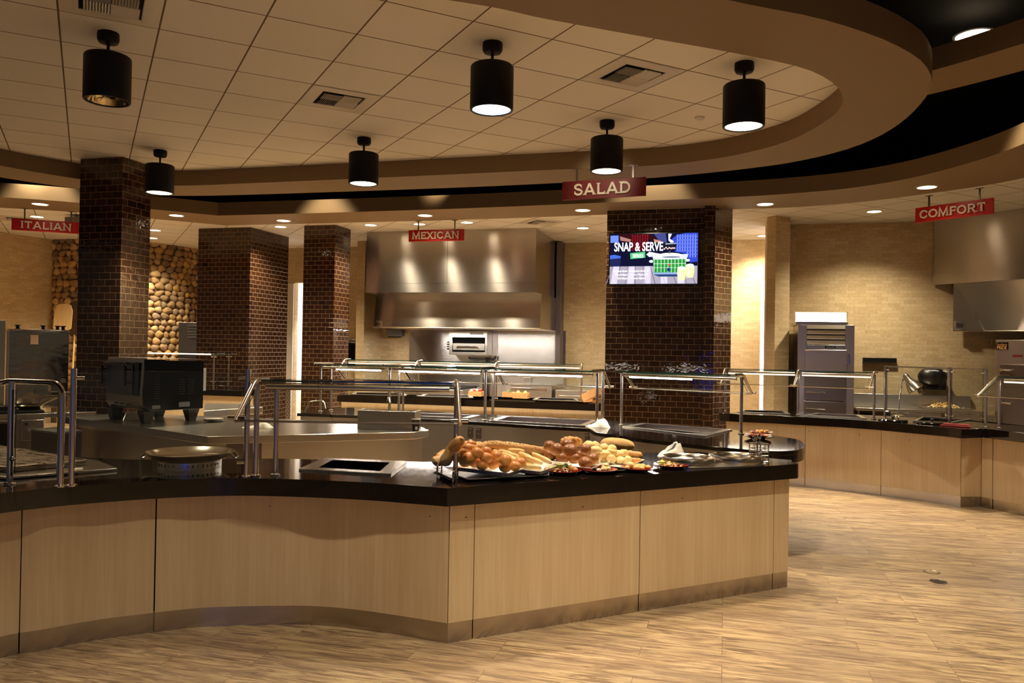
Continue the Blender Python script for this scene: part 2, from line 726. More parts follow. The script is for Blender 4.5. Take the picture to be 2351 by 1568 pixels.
def glyph(ch):
    """(width, strokes, serif points): wide roman capitals on a unit height"""
    w = .17
    g = {
        'S': (.78, [_arc2(.39, .735, .30, .20, 25, 270, 14) + _arc2(.39, .285, .31, .215, 90, -160, 14)], [(.66, .80, 'v'), (.08, .24, 'v')]),
        'A': (1.05, [[(.10, 0), (.52, 1)], [(.95, 0), (.52, 1)], [(.28, .30), (.77, .30)]], [(.10, 0, 'h'), (.95, 0, 'h')]),
        'L': (.78, [[(.17, 1), (.17, .08), (.74, .08)]], [(.17, 1, 'h'), (.72, .12, 'v')]),
        'D': (1.0, [[(.17, .08), (.17, .92), (.45, .92)] + _arc2(.45, .5, .42, .42, 88, -88, 14) + [(.17, .08)]], [(.12, .95, 'h'), (.12, .05, 'h')]),
        'M': (1.2, [[(.13, 0), (.17, 1), (.60, .12), (1.03, 1), (1.07, 0)]], [(.13, 0, 'h'), (1.07, 0, 'h')]),
        'E': (.80, [[(.74, .92), (.17, .92), (.17, .08), (.76, .08)], [(.17, .52), (.62, .52)]], [(.74, .86, 'v'), (.76, .14, 'v'), (.62, .52, 'v')]),
        'X': (1.0, [[(.10, 0), (.90, 1)], [(.10, 1), (.90, 0)]], [(.10, 0, 'h'), (.90, 0, 'h'), (.10, 1, 'h'), (.90, 1, 'h')]),
        'I': (.36, [[(.18, 0), (.18, 1)]], [(.18, 0, 'h'), (.18, 1, 'h')]),
        'C': (.98, [_arc2(.50, .5, .40, .42, 40, 320, 22)], [(.84, .76, 'v'), (.84, .24, 'v')]),
        'N': (1.05, [[(.16, 0), (.16, 1), (.89, 0), (.89, 1)]], [(.16, 0, 'h'), (.89, 1, 'h'), (.10, 1, 'h')]),
        'T': (.92, [[(.08, .92), (.84, .92)], [(.46, .92), (.46, 0)]], [(.08, .86, 'v'), (.84, .86, 'v'), (.46, 0, 'h')]),
        'O': (1.06, [_arc2(.53, .5, .44, .42, 0, 360, 28)], []),
        'F': (.78, [[(.74, .92), (.17, .92), (.17, 0)], [(.17, .50), (.62, .50)]], [(.74, .86, 'v'), (.17, 0, 'h'), (.62, .50, 'v')]),
        'R': (.98, [[(.17, 0), (.17, .92), (.52, .92)] + _arc2(.52, .70, .25, .22, 88, -88, 10) + [(.17, .48)], [(.48, .48), (.90, 0)]], [(.17, 0, 'h'), (.92, 0, 'h')]),
    }
    return g[ch], w


def lettering(text, o, ux, uy, height, depth, small=1.0, gap=.10):
    """solid letters on the plane through o (left end of the baseline), growing along ux and uy"""
    mb = MB()
    nrm = V(ux).cross(V(uy)).normalized()
    x = 0
    tot = sum(glyph(c)[0][0] + gap for c in text)
    for ci, c in enumerate(text):
        (gw, strokes, serifs), w = glyph(c)
        k = height if ci == 0 else height * small
        f = lambda p: V(o) + V(ux) * (x + p[0] * k) + V(uy) * (p[1] * k)
        segs = []
        for st in strokes:
            n = len(st)
            L, Rr = [], []
            for i in range(n):
                p = V((st[i][0], st[i][1]))
                closed = (V(st[0]) - V(st[-1])).length < 1e-6
                a = V(st[i - 1]) if i > 0 else (V(st[n - 2]) if closed else None)
                b = V(st[i + 1]) if i < n - 1 else (V(st[1]) if closed else None)
                d1 = (p - a).normalized() if a is not None and (p - a).length > 1e-6 else None
                d2 = (b - p).normalized() if b is not None and (b - p).length > 1e-6 else None
                if d1 is None:
                    d1 = d2
                if d2 is None:
                    d2 = d1
                m1 = V((-d1.y, d1.x)) + V((-d2.y, d2.x))
                if m1.length < .2:
                    m1 = V((-d1.y, d1.x))
                m1.normalize()
                kk = w / 2 / max(.45, m1.dot(V((-d1.y, d1.x))))
                L.append(p + m1 * kk)
                Rr.append(p - m1 * kk)
            for i in range(n - 1):
                segs.append((Rr[i], Rr[i + 1], L[i + 1], L[i]))
        for sx, sy, d in serifs:
            hw, hh = (.16, .045) if d == 'h' else (.045, .13)
            sy2 = min(max(sy, hh), 1 - hh)
            segs.append(((sx - hw, sy2 - hh), (sx + hw, sy2 - hh), (sx + hw, sy2 + hh), (sx - hw, sy2 + hh)))
        for q in segs:
            mb.plate([f(p) for p in q], nrm, depth)
        x += (gw + gap) * k
    return mb, x


def text_mesh(name, s, o, ux, uy, height, mat, parent, width=None, offset=0, depth=.001, space=1):
    """sans lettering from the built-in font as a mesh part"""
    cu = bpy.data.curves.new(name, 'FONT')
    cu.body = s
    cu.size = 1
    cu.offset = offset
    cu.extrude = 0
    cu.space_character = space
    cu.resolution_u = 3
    tmp = bpy.data.objects.new('tmp', cu)
    COL.objects.link(tmp)
    bpy.context.view_layer.update()
    me = bpy.data.meshes.new_from_object(tmp.evaluated_get(bpy.context.evaluated_depsgraph_get()))
    bpy.data.objects.remove(tmp)
    bpy.data.curves.remove(cu)
    xs = [v.co.x for v in me.vertices]
    ys = [v.co.y for v in me.vertices]
    kx = (width / (max(xs) - min(xs))) if width else height / .72
    ky = height / .72
    x0 = min(xs)
    o = V(o)
    po = V(parent['_o'])
    for v in me.vertices:
        p = o + V(ux) * ((v.co.x - x0) * kx) + V(uy) * (v.co.y * ky) - po
        v.co = p
    me.name = name
    me.materials.clear()
    me.materials.append(MATS[mat])
    ob = bpy.data.objects.new(name, me)
    COL.objects.link(ob)
    ob.parent = parent
    ob['_o'] = list(po)
    CHILD.setdefault(parent.name, []).append(ob)
    return ob


# ---------------------------------------------------------------- the shell
def RB(x, y, b):                    # photo point on the vertical plane at building depth b
    d = _ray(x, y)
    t = b / d.dot(E2)
    return V((d.x * t, d.y * t, EYE + d.z * t))


def RA(x, y, a):
    d = _ray(x, y)
    t = a / d.dot(E1)
    return V((d.x * t, d.y * t, EYE + d.z * t))


def ab(p):
    return V(p).dot(E1), V(p).dot(E2)


def rect(a0, a1, b0, b1):
    return [W(a0, b0), W(a1, b0), W(a1, b1), W(a0, b1)]


ZT, ZS, ZP = 3.89, 3.70, 4.75       # tile, soffit, plenum heights
mb = MB()
mb.poly([(-20, -10, 0), (16, -10, 0), (16, 26, 0), (-20, 26, 0)])
struct('floor', mb, 'floor_planks', 'wood-look plank floor in honey tan running through the whole servery')

TH = -.488
GA = V((math.cos(TH), -math.sin(TH), 0))
GB = V((math.sin(TH), math.cos(TH), 0))
GO = V((-4.95 * .61, 8.58 * .61, 0))
# fitted grid lines follow these two directions
GA = V((math.cos(TH), -math.sin(TH), 0))


def tile_uv(p):
    q = V((p[0], p[1], 0)) - GO
    return (q.dot(GA) / .61, q.dot(V((-GA.y, GA.x, 0))) / .61)


def ceiling_sheet(pts, z):
    mb = MB()
    pts = [V((p[0], p[1], z)) for p in pts]
    mb.poly(pts, 0, [tile_uv(p) for p in pts])
    return mb


inner = [(-5.83, 9.04), (-6.3, 8.0), (-6.3, 6.6), (-5.6, 5.2), (-4.2, 4.15), (-2.4, 4.0), (-.39, 4.55), (.16, 4.78), (.87, 5.06),
         (1.39, 5.26), (1.89, 5.48), (2.15, 5.66), (2.40, 5.94), (2.58, 6.3), (2.64, 6.75), (2.54, 7.47), (2.16, 8.07), (1.65, 8.44),
         (1.20, 8.60), (.33, 8.82), (-.52, 9.06), (-1.6, 9.36), (-3.1, 9.76), (-4.18, 10.02), (-4.9, 9.97), (-5.36, 9.66)]
outer = [(-6.25, 9.69), (-7.1, 8.3), (-7.2, 6.4), (-6.2, 4.3), (-4.4, 3.2), (-2.2, 3.2), (-.1, 4.0), (.7, 4.3), (1.40, 4.57), (1.66, 4.66), (1.94, 4.79),
         (2.26, 4.98), (2.49, 5.15), (2.72, 5.36), (2.92, 5.62), (3.08, 5.92), (3.21, 6.37), (3.29, 6.85), (3.29, 7.34), (3.17, 7.80),
         (2.85, 8.30), (2.34, 8.70), (1.77, 9.03), (1.29, 9.23), (-.57, 9.82), (-3.33, 10.51), (-4.46, 10.71), (-5.1, 10.62), (-5.70, 10.27)]
cen = V((-1.8, 7.0, 0))


def resample(loop, n):
    out = []
    m_ = len(loop)
    for k in range(n):
        a = 2 * PI * k / n
        d = V((math.cos(a), math.sin(a), 0))
        best = None
        for i in range(m_):
            p, q = loop[i] - cen, loop[(i + 1) % m_] - cen
            e = q - p
            den = d.x * e.y - d.y * e.x
            if abs(den) < 1e-9:
                continue
            t = (p.x * e.y - p.y * e.x) / den
            u = (p.x * d.y - p.y * d.x) / den
            if t > 0 and -1e-6 <= u <= 1 + 1e-6:
                best = t if best is None else max(best, t)
        out.append(cen + d * best)
    return out


NL = 180
li = resample(spline(inner, 6, True), NL)
lo = resample(spline(outer, 6, True), NL)
struct('ceiling', ceiling_sheet([cen + (p - cen) * 1.01 for p in li], ZT), 'ceiling_tile',
       'square-tiled cream ceiling inside the dropped oval ring')


def bulkhead(ins, outs, z0, z1, closed, name, label):
    mb = MB()
    n = len(ins)
    k = n if closed else n - 1
    i0 = mb.add([V((p.x, p.y, z0)) for p in ins] + [V((p.x, p.y, z0)) for p in outs] +
                [V((p.x, p.y, z1)) for p in ins] + [V((p.x, p.y, z1)) for p in outs])
    for i in range(k):
        j = (i + 1) % n
        mb.face([i0 + i, i0 + j, i0 + n + j, i0 + n + i])                             # underside
        mb.face([i0 + j, i0 + i, i0 + 2 * n + i, i0 + 2 * n + j], 0, True)              # inner fascia
        mb.face([i0 + n + i, i0 + n + j, i0 + 3 * n + j, i0 + 3 * n + i], 0, True)      # outer fascia
        mb.face([i0 + 2 * n + j, i0 + 2 * n + i, i0 + 3 * n + i, i0 + 3 * n + j], 1)    # hidden top
    return struct(name, mb, ['soffit_paint', 'plenum_black'], label)


bulkhead(li, lo, ZS, ZT + .01, True, 'trim_1', 'tan dropped ceiling ring curving round the tiled oval')
p1 = spline([(-9.2, 10.55), (-7.10, 11.03), (-6.2, 11.37), (-5.38, 11.81), (-4.56, 12.30)], 4)
q1 = spline([(-9.7, 11.5), (-7.67, 11.91), (-6.7, 12.2), (-5.79, 12.71), (-4.80, 13.30)], 4)
p2 = spline([(-4.56, 12.30), (-2.6, 11.83), (-.64, 11.29), (1, 10.76), (2.03, 10.42), (2.76, 10.18), (3.40, 9.90), (4.0, 9.50), (4.42, 8.92), (4.66, 8.15),
             (4.72, 7.39), (4.6, 6.3), (4.2, 5.0), (3.5, 3.6)], 5)
q2 = spline([(-4.80, 13.30), (-2.5, 12.75), (-.40, 12.20), (1.25, 11.66), (2.3, 11.28), (3.05, 11.02), (3.75, 10.82), (4.44, 10.40), (5.05, 9.75), (5.6, 8.9),
             (5.78, 7.6), (5.6, 6.1), (5.2, 4.6), (4.4, 2.8)], 5)
ins = p1[:-1] + p2
outs = q1[:-1] + q2
bulkhead(ins, outs, ZS, ZT + .01, False, 'trim_2', 'outer tan bulkhead with recessed lights above the counters')
# tiled ceiling outside the bulkhead
far = [V((4.6, -4, 0)), V((13, -4, 0)), V((13, 24, 0)), V((-16, 24, 0)), V((-16, 11.6, 0))]
struct('ceiling', ceiling_sheet(outs + far, ZT), 'ceiling_tile', 'cream tiled ceiling over the cooking stations and back walls')
mb = MB()
mb.poly([(-20, -6, ZP), (16, -6, ZP), (16, 26, ZP), (-20, 26, ZP)])
struct('ceiling', mb, 'plenum_black', 'black open plenum above the gap between the two tan rings')
# the higher curved beam in the plenum
ctr = V((-1.2, 3.6, 0))
bi = [ctr + V((math.cos(a), math.sin(a), 0)) * 5.92 for a in [rad(-8 + 60 * k / 24) for k in range(25)]]
bo = [ctr + V((math.cos(a), math.sin(a), 0)) * 6.55 for a in [rad(-8 + 60 * k / 24) for k in range(25)]]
bulkhead(bi, bo, 4.22, 4.42, False, 'trim_3', 'curved tan beam high in the black plenum beside the bright downlight')

# walls
BW, RW, AW = 15.93, 14.17, 4.3      # back wall depth, right station wall depth, far right wall
dl0 = ab(RB(674, 800, BW))[0]
dr0 = ab(RB(1745, 800, BW))[0]
DH = 3.12
mb = MB()
mb.prism(rect(-11.4, dl0, BW, BW + .15), 0, ZT)
mb.prism(rect(dl0, dl0 + .95, BW, BW + .15), DH, ZT)
mb.prism(rect(dl0 + .95, dr0, BW, BW + .15), 0, ZT)
mb.prism(rect(dr0, dr0 + .95, BW, BW + .15), DH, ZT)
mb.prism(rect(dr0 + .95, 2.4, BW, BW + .15), 0, ZT)
struct('wall_back', mb, 'limestone_brick', 'tan split-stone back wall behind the MEXICAN station')
a0, z0w = ab(RB(1826, 742, RW))[0], 2.0
a1 = ab(RB(1946, 742, RW))[0]
zt = RB(1880, 716, RW).z
mb = MB()
mb.prism(rect(.62, a0, RW, RW + .15), 0, ZT)
mb.prism(rect(a0, a1, RW, RW + .15), 0, z0w)
mb.prism(rect(a0, a1, RW, RW + .15), zt, ZT)
mb.prism(rect(a1, 4.66, RW, RW + .15), 0, ZT)
struct('wall_right', mb, 'limestone_brick', 'tan split-stone wall of the COMFORT station beside the upright fridge')
HO = V((6.75, 12.82, 0))             # the comfort hood stands on a diagonal wall
HD = V((.469, -.883, 0))
HN = V((.883, .469, 0))


def H(d, n, z=0):
    p = HO + HD * d + HN * n
    return V((p.x, p.y, z))


mb = MB()
mb.prism([H(1.0, 1.05), H(6.5, 1.05), H(6.5, 1.2), H(1.0, 1.2)], 0, ZT)
struct('wall_far_right', mb, 'limestone_brick', 'diagonal wall behind the big steel COMFORT hood')
mb = MB()
st = [P(1762, 498, ZT), P(1782, 494.5, ZT), P(1815, 498.6, ZT)]
mb.prism([st[0], st[1], st[2], W(.95, RW), W(.62, RW)], 0, ZT)
struct('wall_end', mb, 'limestone_brick', 'slim tan stone wall end left of the upright fridge')
mb = MB()
mb.prism(rect(-7.36, -7.18, 15.05, BW), 0, ZT)
struct('wall_return', mb, 'limestone_brick', 'short tan stone wall return left of the MEXICAN hood')
lw = [P(0, 532, ZT), P(113, 549, ZT)]
dlw = (lw[1] - lw[0]).normalized()
mb = MB()
nw = V((-dlw.y, dlw.x, 0))
e0, e1_ = lw[0] - dlw * 5, lw[1] + dlw * 2.5
mb.prism([e0, e1_, e1_ + nw * .15, e0 + nw * .15], 0, ZT)
struct('wall_left', mb, 'limestone_brick', 'tan split-stone wall behind the ITALIAN sign')

# curved river-stone wall: mortar drum with individual stones bedded in it
sc_, sr = V((-9.0, 18.6, 0)), 1.74
mb = MB()
ang = [rad(175 + 200 * k / 40) for k in range(41)]
mb.wall([sc_ + V((math.cos(a), math.sin(a), 0)) * sr for a in ang], 0, ZT, 0, smooth=True)
z = .75
row = 0
tints = [(196, 160, 108), (176, 140, 92), (214, 182, 132), (158, 128, 88), (188, 158, 116), (168, 138, 104), (204, 164, 96), (150, 130, 104)]
while z < ZT:
    hgt = random.uniform(.12, .17)
    aa = rad(176) + row % 2 * .05
    while aa < rad(366):
        wid = random.uniform(.13, .24)
        am = aa + wid / 2 / sr
        nrm = V((math.cos(am), math.sin(am), 0))
        tn = V((-nrm.y, nrm.x, 0))
        c = sc_ + nrm * (sr + .01) + V((0, 0, z + hgt / 2 + random.uniform(-.02, .02)))
        tilt = random.uniform(-.5, .5)
        t1 = tn * math.cos(tilt) + UZ * math.sin(tilt)
        t2 = -tn * math.sin(tilt) + UZ * math.cos(tilt)
        R = Matrix((t1, t2, nrm)).transposed()
        k = random.random() * 9
        tc = random.choice(tints)
        f = random.uniform(.85, 1.1)
        cc = srgb(*[min(255, q * f) for q in tc])
        mb.blob(c, (wid / 2 * 1.06, hgt / 2 * 1.12, .055), R, 10, 7, 1,
                lambda d: 1 + .10 * math.sin(3 * math.atan2(d.y, d.x) + k) + .05 * math.sin(5 * d.x + k), cc)
        aa += wid / sr
    z += hgt * .93
    row += 1
struct('wall_stone', mb, ['stone_mortar', 'river_stone'], 'rounded river-stone wall of the bread oven behind the tiled columns')


# columns of dark glazed brick
def column(poly, label, z1=ZT):
    mb = MB()
    mb.prism(poly, 0, z1)
    return struct('brick_column', mb, 'dark_glazed_brick', label)


c0 = P(185, 365, ZT)
a_, b_ = ab(c0)
column(rect(a_, a_ + .60, b_, b_ + .48), 'dark glazed brick column reaching the oval ceiling beside the ITALIAN sign')
a_, b_ = -9.61, 12.97
column(rect(a_, a_ + 1.11, b_, b_ + 1.33), 'wide dark glazed brick column in front of the stone bread oven wall')
column(rect(-7.39, -6.77, 12.95, 13.55), 'narrow dark glazed brick column left of the MEXICAN hood')
TB = 11.27
t0 = ab(RB(1391, 700, TB))[0]
t1 = ab(RB(1617, 600, TB))[0]
t2 = ab(RB(1641, 600, TB - .16))[0]
pr_ = P(1682, 486, ZS)
column([W(t0, TB), W(t1, TB), W(t1, TB - .16), W(t2, TB - .16), W(t2, TB + .02), pr_, pr_ + E2 * .8, W(t0, TB + .8)],
       'broad dark glazed brick column carrying the television', ZT)

# lit kitchen passage behind the back wall and behind the pass-through
mb = MB()
mb.wall([W(-11.4, BW + 1.7), W(2.4, BW + 1.7)], 0, ZT)
mb.wall([W(-11.4, BW + .16), W(-11.4, BW + 1.7)], 0, ZT)
mb.wall([W(2.4, BW + .16), W(2.4, BW + 1.7)], 0, ZT)
struct('wall_kitchen', mb, 'white_paint', 'white kitchen wall seen through the door gap in the back wall')
mb = MB()
mb.wall([W(.8, RW + 1.2), W(AW, RW + 1.2)], 0, ZT)
struct('wall_kitchen', mb, 'white_paint', 'white room wall seen through the slot above the fridge')
for aa in (dl0 + .5, dr0 + .5):
    area(None, W(aa, BW + .5, 2.9), 90, .4, .3, (rad(55) , 0, A0), (1, .93, .86))
    area(None, W(aa, BW + .6, 1.2), 45, .4, .3, (rad(75), 0, A0), (1, .93, .86))
area(None, W((a0 + a1) / 2, RW + .5, 3.2), 60, .8, .3, (rad(35), 0, A0), (1, .95, .9))


# ---------------------------------------------------------------- lamps
WARM = (1, .85, .60)


def pendant_proto():
    t = thing('pendant_light', '', 'ceiling light', (0, 0, 0), 'black drum pendants under the oval ceiling')
    mb = MB()
    mb.lathe([(0, 0), (.070, 0), (.072, -.012), (.072, -.05), (.062, -.07), (.02, -.078), (0, -.078)], n=28)
    obj('canopy', mb, 'black_metal', t)
    mb = MB()
    mb.tube([(0, 0, -.07), (0, 0, -.17)], .0105, 10)
    obj('stem', mb, 'black_metal', t)
    mb = MB()
    mb.lathe([(0, -.165), (.145, -.165), (.152, -.172), (.154, -.18), (.154, -.475), (.150, -.482), (.138, -.482), (.134, -.474), (.128, -.40), (.120, -.30), (0, -.30)], n=48)
    obj('drum_shade', mb, 'black_metal', t)
    mb = MB()
    mb.lathe([(.133, -.474), (.131, -.470), (0, -.466)], n=40)
    obj('lens', mb, 'lamp_glow', t)
    return t


pl = pendant_proto()
pend = [((249, 84), 'unlit black drum pendant with an open silver reflector'),
        ((1131, 107), 'black drum pendant with cool white lens nearest the oval ring edge over the bread'),
        ((1709, 153), 'black drum pendant hanging beside the round end of the oval ceiling'),
        ((1394, 286), 'black drum pendant hanging in front of the SALAD sign'),
        ((836, 325), 'black drum pendant hanging above the MEXICAN counter between two ceiling vents'),
        ((368, 354), 'black drum pendant hanging against the dark brick column')]
pends = []
for i, (px, lab) in enumerate(pend):
    q = P(px[0], px[1] - 8, ZT)
    if i == 0:
        o = pl
        o.location = q
        o['label'] = lab
    else:
        o = dup(pl, q, .3 * i, lab)
    pends.append(o)
# the first one is off: its lens is a bare faceted reflector bowl
for ch in list(pl.children):
    if ch.name.startswith('lens'):
        mb = MB()
        mb.lathe([(.132, -.476), (.118, -.44), (.085, -.40), (.04, -.385), (0, -.38)], n=14, smooth=False)
        ch.data = ch.data.copy()
        bpy.data.objects.remove(ch)
        r_ = obj('reflector', mb, 'reflector', None, label='silver faceted reflector bowl')
        r_.parent = pl
for i, o in enumerate(pends):
    cold = i == 1
    if cold:
        for ch in o.children:
            if ch.name.startswith('lens'):
                ch.data = ch.data.copy()
                ch.data.materials[0] = MATS['lamp_glow_white']
    spot(o, (0, 0, -.49), 30 if i == 0 else 190, rad(105), .7, (1, .86, .72) if cold else WARM, .08, local=True)


def downlight_proto():
    t = thing('recessed_ceiling_light', '', 'ceiling light', (0, 0, 0))
    mb = MB()
    mb.lathe([(.118, 0), (.118, -.006), (.104, -.010), (.100, -.002), (.100, 0)], n=32)
    obj('trim_ring', mb, 'white_plastic', t)
    mb = MB()
    mb.lathe([(.100, -.003), (0, -.003)], n=28)
    obj('lens', mb, 'lamp_glow', t)
    return t


dl = downlight_proto()
first = [True]


def downlight(q, label, group, power=130, size=128, scale=1):
    if first[0]:
        o = dl
        o.location = q
        o['label'] = label
        o['group'] = group
        first[0] = False
    else:
        o = dup(dl, q, 0, label, group)
    o.scale = (scale, scale, 1)
    spot(o, (0, 0, -.03), power, rad(size), 1.0, WARM, .09, local=True)
    return o


for px, lab, pw in [((92, 468), 'recessed light in the tan bulkhead above the ITALIAN sign', 150), ((405, 494), 'recessed light in the tan bulkhead right of the front brick column', 150),
                ((651, 506), 'recessed light in the tan bulkhead between the two back brick columns', 150), ((976, 494), 'recessed light in the tan bulkhead above the MEXICAN sign', 190),
                ((1338, 482), 'recessed light in the tan bulkhead left of the television column', 150), ((1757, 468), 'recessed light in the tan bulkhead right of the television column', 150),
                ((2128, 429), 'recessed light in the tan bulkhead above the COMFORT sign', 150)]:
    downlight(P(px[0], px[1], ZS), lab, 'recessed lights in the tan bulkhead', pw)
for px, lab, pw in [((85, 497), 'recessed light in the tile ceiling behind the ITALIAN sign', 190), ((356, 528), 'recessed light partly hidden by the front brick column, upper of two', 190),
                ((350, 546), 'recessed light partly hidden by the front brick column, lower of two', 190), ((644, 520), 'recessed light in the tile ceiling over the wide brick column', 190),
                ((851, 516), 'recessed light in the tile ceiling over the left end of the steel hood', 190), ((963, 514), 'recessed light in the tile ceiling behind the MEXICAN sign', 190),
                ((1072, 510), 'recessed light in the tile ceiling right of the MEXICAN sign', 190), ((1338, 523), 'recessed light in the tile ceiling right of the steel hood', 190),
                ((2007, 485), 'recessed light in the tile ceiling left of the COMFORT sign', 190), ((1752, 541), 'recessed light half hidden by the slim stone wall end', 190)]:
    downlight(P(px[0], px[1], ZT), lab, 'recessed lights in the tile ceiling', pw)
downlight(Q(2237, 80, 7.0), 'large bright downlight in the black plenum at the upper corner', 'downlights in the black plenum', 420, 125, 1.45)
for q, pw in [((-2.9, 11.45), 190), ((1.72, 10.3), 190), ((-6.5, 10.9), 200), ((4.3, 7.2), 190), ((1.9, 3.6), 420), ((-.6, 3.0), 240)]:
    spot(None, (q[0], q[1], 4.7), pw, rad(70), .5, WARM, .06)
# lights over the hall behind the viewpoint
for q in [(-1.2, .6), (1.8, 1.2), (5.4, 4.6), (6.4, 7.3), (3.6, 1.0), (-2.2, -1.2), (1.5, -1.6), (5, -1.4), (-5, 6.0)]:
    spot(None, (q[0], q[1], 3.75), 125, rad(120), .8, WARM, .15)

w = bpy.data.worlds.new('hall')
S.world = w
w.use_nodes = True
w.node_tree.nodes['Background'].inputs[0].default_value = (1, .88, .66, 1)
w.node_tree.nodes['Background'].inputs[1].default_value = .05
S.view_settings.view_transform = 'Standard'
S.view_settings.look = 'None'
S.view_settings.gamma = 1
S.view_settings.exposure = .58
S.view_settings.use_curve_mapping = False
cy = S.cycles
cy.use_denoising = True
cy.max_bounces = 8
cy.diffuse_bounces = 4
cy.glossy_bounces = 4
cy.transmission_bounces = 4
cy.transparent_max_bounces = 12
cy.sample_clamp_indirect = 6
cy.caustics_reflective = False
cy.caustics_refractive = False

# unseen blue panel added behind the viewpoint to tint the steel reflections
q = V((-1.2, -6.5, .66))
t = thing('unseen_blue_panel', 'added wide blue glowing panel out of view, standing in for the source reflected in the steel', 'screen', q)
mb = MB()
mb.box(q, (3.0, .08, 1.3), 0)
obj('housing', mb, 'black_metal', t)
mb = MB()
mb.poly([q + V((x * 1.45, .042, z * .6)) for x, z in ((-1, -1), (-1, 1), (1, 1), (1, -1))])
obj('display', mb, 'blue_glow', t)  # glowing face of the added panel


def aim(src, dst, power, size, col=WARM):
    src, dst = V(src), V(dst)
    o = spot(None, src, power, rad(size), .8, col, .05)
    o.rotation_euler = (dst - src).to_track_quat('-Z', 'Y').to_euler()
    return o


# plenum spots trained on the hanging signs
aim((-1.0, 10.9, 4.5), (-1.2, 12.4, 3.45), 90, 40)
aim((-6.6, 10.6, 4.5), (-7.0, 12.0, 3.45), 80, 40)
aim((4.35, 8.6, 4.4), (5.3, 9.6, 3.45), 80, 44)
aim((.6, 7.4, 3.8), (.95, 8.6, 3.45), 22, 40)
from mathutils.geometry import tessellate_polygon


# ---------------------------------------------------------------- counters
def inset(poly, d):
    """offset an open plan line to its left by d"""
    out = []
    n = len(poly)
    for i in range(n):
        p = V((poly[i][0], poly[i][1], 0))
        a = V((poly[max(0, i - 1)][0], poly[max(0, i - 1)][1], 0))
        b = V((poly[min(n - 1, i + 1)][0], poly[min(n - 1, i + 1)][1], 0))
        t = (b - a).normalized()
        out.append(p + V((-t.y, t.x, 0)) * d)
    return out


def slab(mb, poly, holes, z0, z1, mi=0):
    """plan polygon with rectangular openings, top at z1"""
    loops = [[V((p[0], p[1], 0)) for p in poly]] + [[V((p[0], p[1], 0)) for p in h] for h in holes]
    ar = sum(a.x * b.y - b.x * a.y for a, b in zip(loops[0], loops[0][1:] + loops[0][:1]))
    if ar < 0:
        loops[0].reverse()
    tris = tessellate_polygon(loops)
    flat = [p for l in loops for p in l]
    i = mb.add([V((p.x, p.y, z1)) for p in flat] + [V((p.x, p.y, z0)) for p in flat])
    n = len(flat)
    for t in tris:
        a, b, c = flat[t[0]], flat[t[1]], flat[t[2]]
        k = (b - a).cross(c - a).z
        t = t if k > 0 else (t[0], t[2], t[1])
        mb.face([i + q for q in t], mi)
        mb.face([i + n + q for q in reversed(t)], mi)
    o = 0
    for li_, l in enumerate(loops):
        m_ = len(l)
        u = 0
        for k in range(m_):
            j = (k + 1) % m_
            L = (l[j] - l[k]).length
            q = [i + n + o + k, i + n + o + j, i + o + j, i + o + k]
            uv = [(u, z0), (u + L, z0), (u + L, z1), (u, z1)]
            if li_:
                q.reverse(); uv.reverse()
            mb.face(q, mi, False, uv)
            u += L
        o += m_
    return mb


def well(label, quad, z, depth=.085, rim=.035, group=None, mats=('brushed_steel', 'dark_steel'), lip=.012):
    """drop-in pan: raised flange round an opening, walls and floor below the worktop"""
    c = sum((V((p[0], p[1], 0)) for p in quad), V((0, 0, 0))) / 4
    t = thing('drop_in_well', label, 'food well', (c.x, c.y, z), group)
    qo = [V((p[0], p[1], 0)) for p in quad]
    qi = [c + (p - c) * (1 - rim / max(.05, (p - c).length) * 1.4) for p in qo]
    ex = [c + (p - c) * (1 + rim / (p - c).length * 1.2) for p in qo]
    mb = MB()
    n = 4
    i = mb.add([V((p.x, p.y, z + .001)) for p in ex] + [V((p.x, p.y, z + lip)) for p in ex] +
               [V((p.x, p.y, z + lip)) for p in qi])
    for k in range(4):
        j = (k + 1) % 4
        mb.face([i + k, i + j, i + 4 + j, i + 4 + k])
        mb.face([i + 4 + k, i + 4 + j, i + 8 + j, i + 8 + k])
    obj('flange', mb, mats[0], t)
    mb = MB()
    i = mb.add([V((p.x, p.y, z + lip)) for p in qi] + [V((p.x, p.y, z - depth)) for p in qi])
    for k in range(4):
        j = (k + 1) % 4
        mb.face([i + k, i + j, i + 4 + j, i + 4 + k])
    mb.face([i + 4 + k for k in range(4)])
    obj('basin', mb, mats[1], t)
    return t, [c + (p - c) * (1 - rim / (p - c).length * .2) for p in qo]


TOPZ, SLABZ, KICK = .91, .805, .118


def base_unit(label, fr, back, screws=(), z1=SLABZ, kick=True, front='pale_laminate', cat='counter', group=None, kickmat='kick_steel'):
    """one counter section: panelled body over a steel kick plate. fr: front plan line, back: matching rear line"""
    fr = [V((p[0], p[1], 0)) for p in fr]
    bk = [V((p[0], p[1], 0)) for p in back]
    c = fr[len(fr) // 2]
    t = thing('serving_counter', label, cat, (c.x, c.y, 0), group)
    # gap of a few mm at each end
    g0 = (fr[1] - fr[0]).normalized() * .003
    g1 = (fr[-2] - fr[-1]).normalized() * .003
    f2 = [fr[0] + g0] + fr[1:-1] + [fr[-1] + g1]
    mb = MB()
    mb.prism(f2 + bk[::-1], KICK, z1, smooth=len(fr) > 3)
    obj('front_panel', mb, front, t)
    if kick:
        fk = inset(f2, .006)
        mb = MB()
        mb.prism(fk + bk[::-1], 0, KICK - .001, smooth=len(fr) > 3)
        obj('kick_plate', mb, kickmat, t)
    for p, nrm in screws:
        mb = MB()
        mb.lathe([(0, .004), (.005, .003), (.0075, 0), (.0075, -.003)], p, 10, R=facing(nrm))
        obj('screw_head', mb, 'satin_pipe', t)
    return t


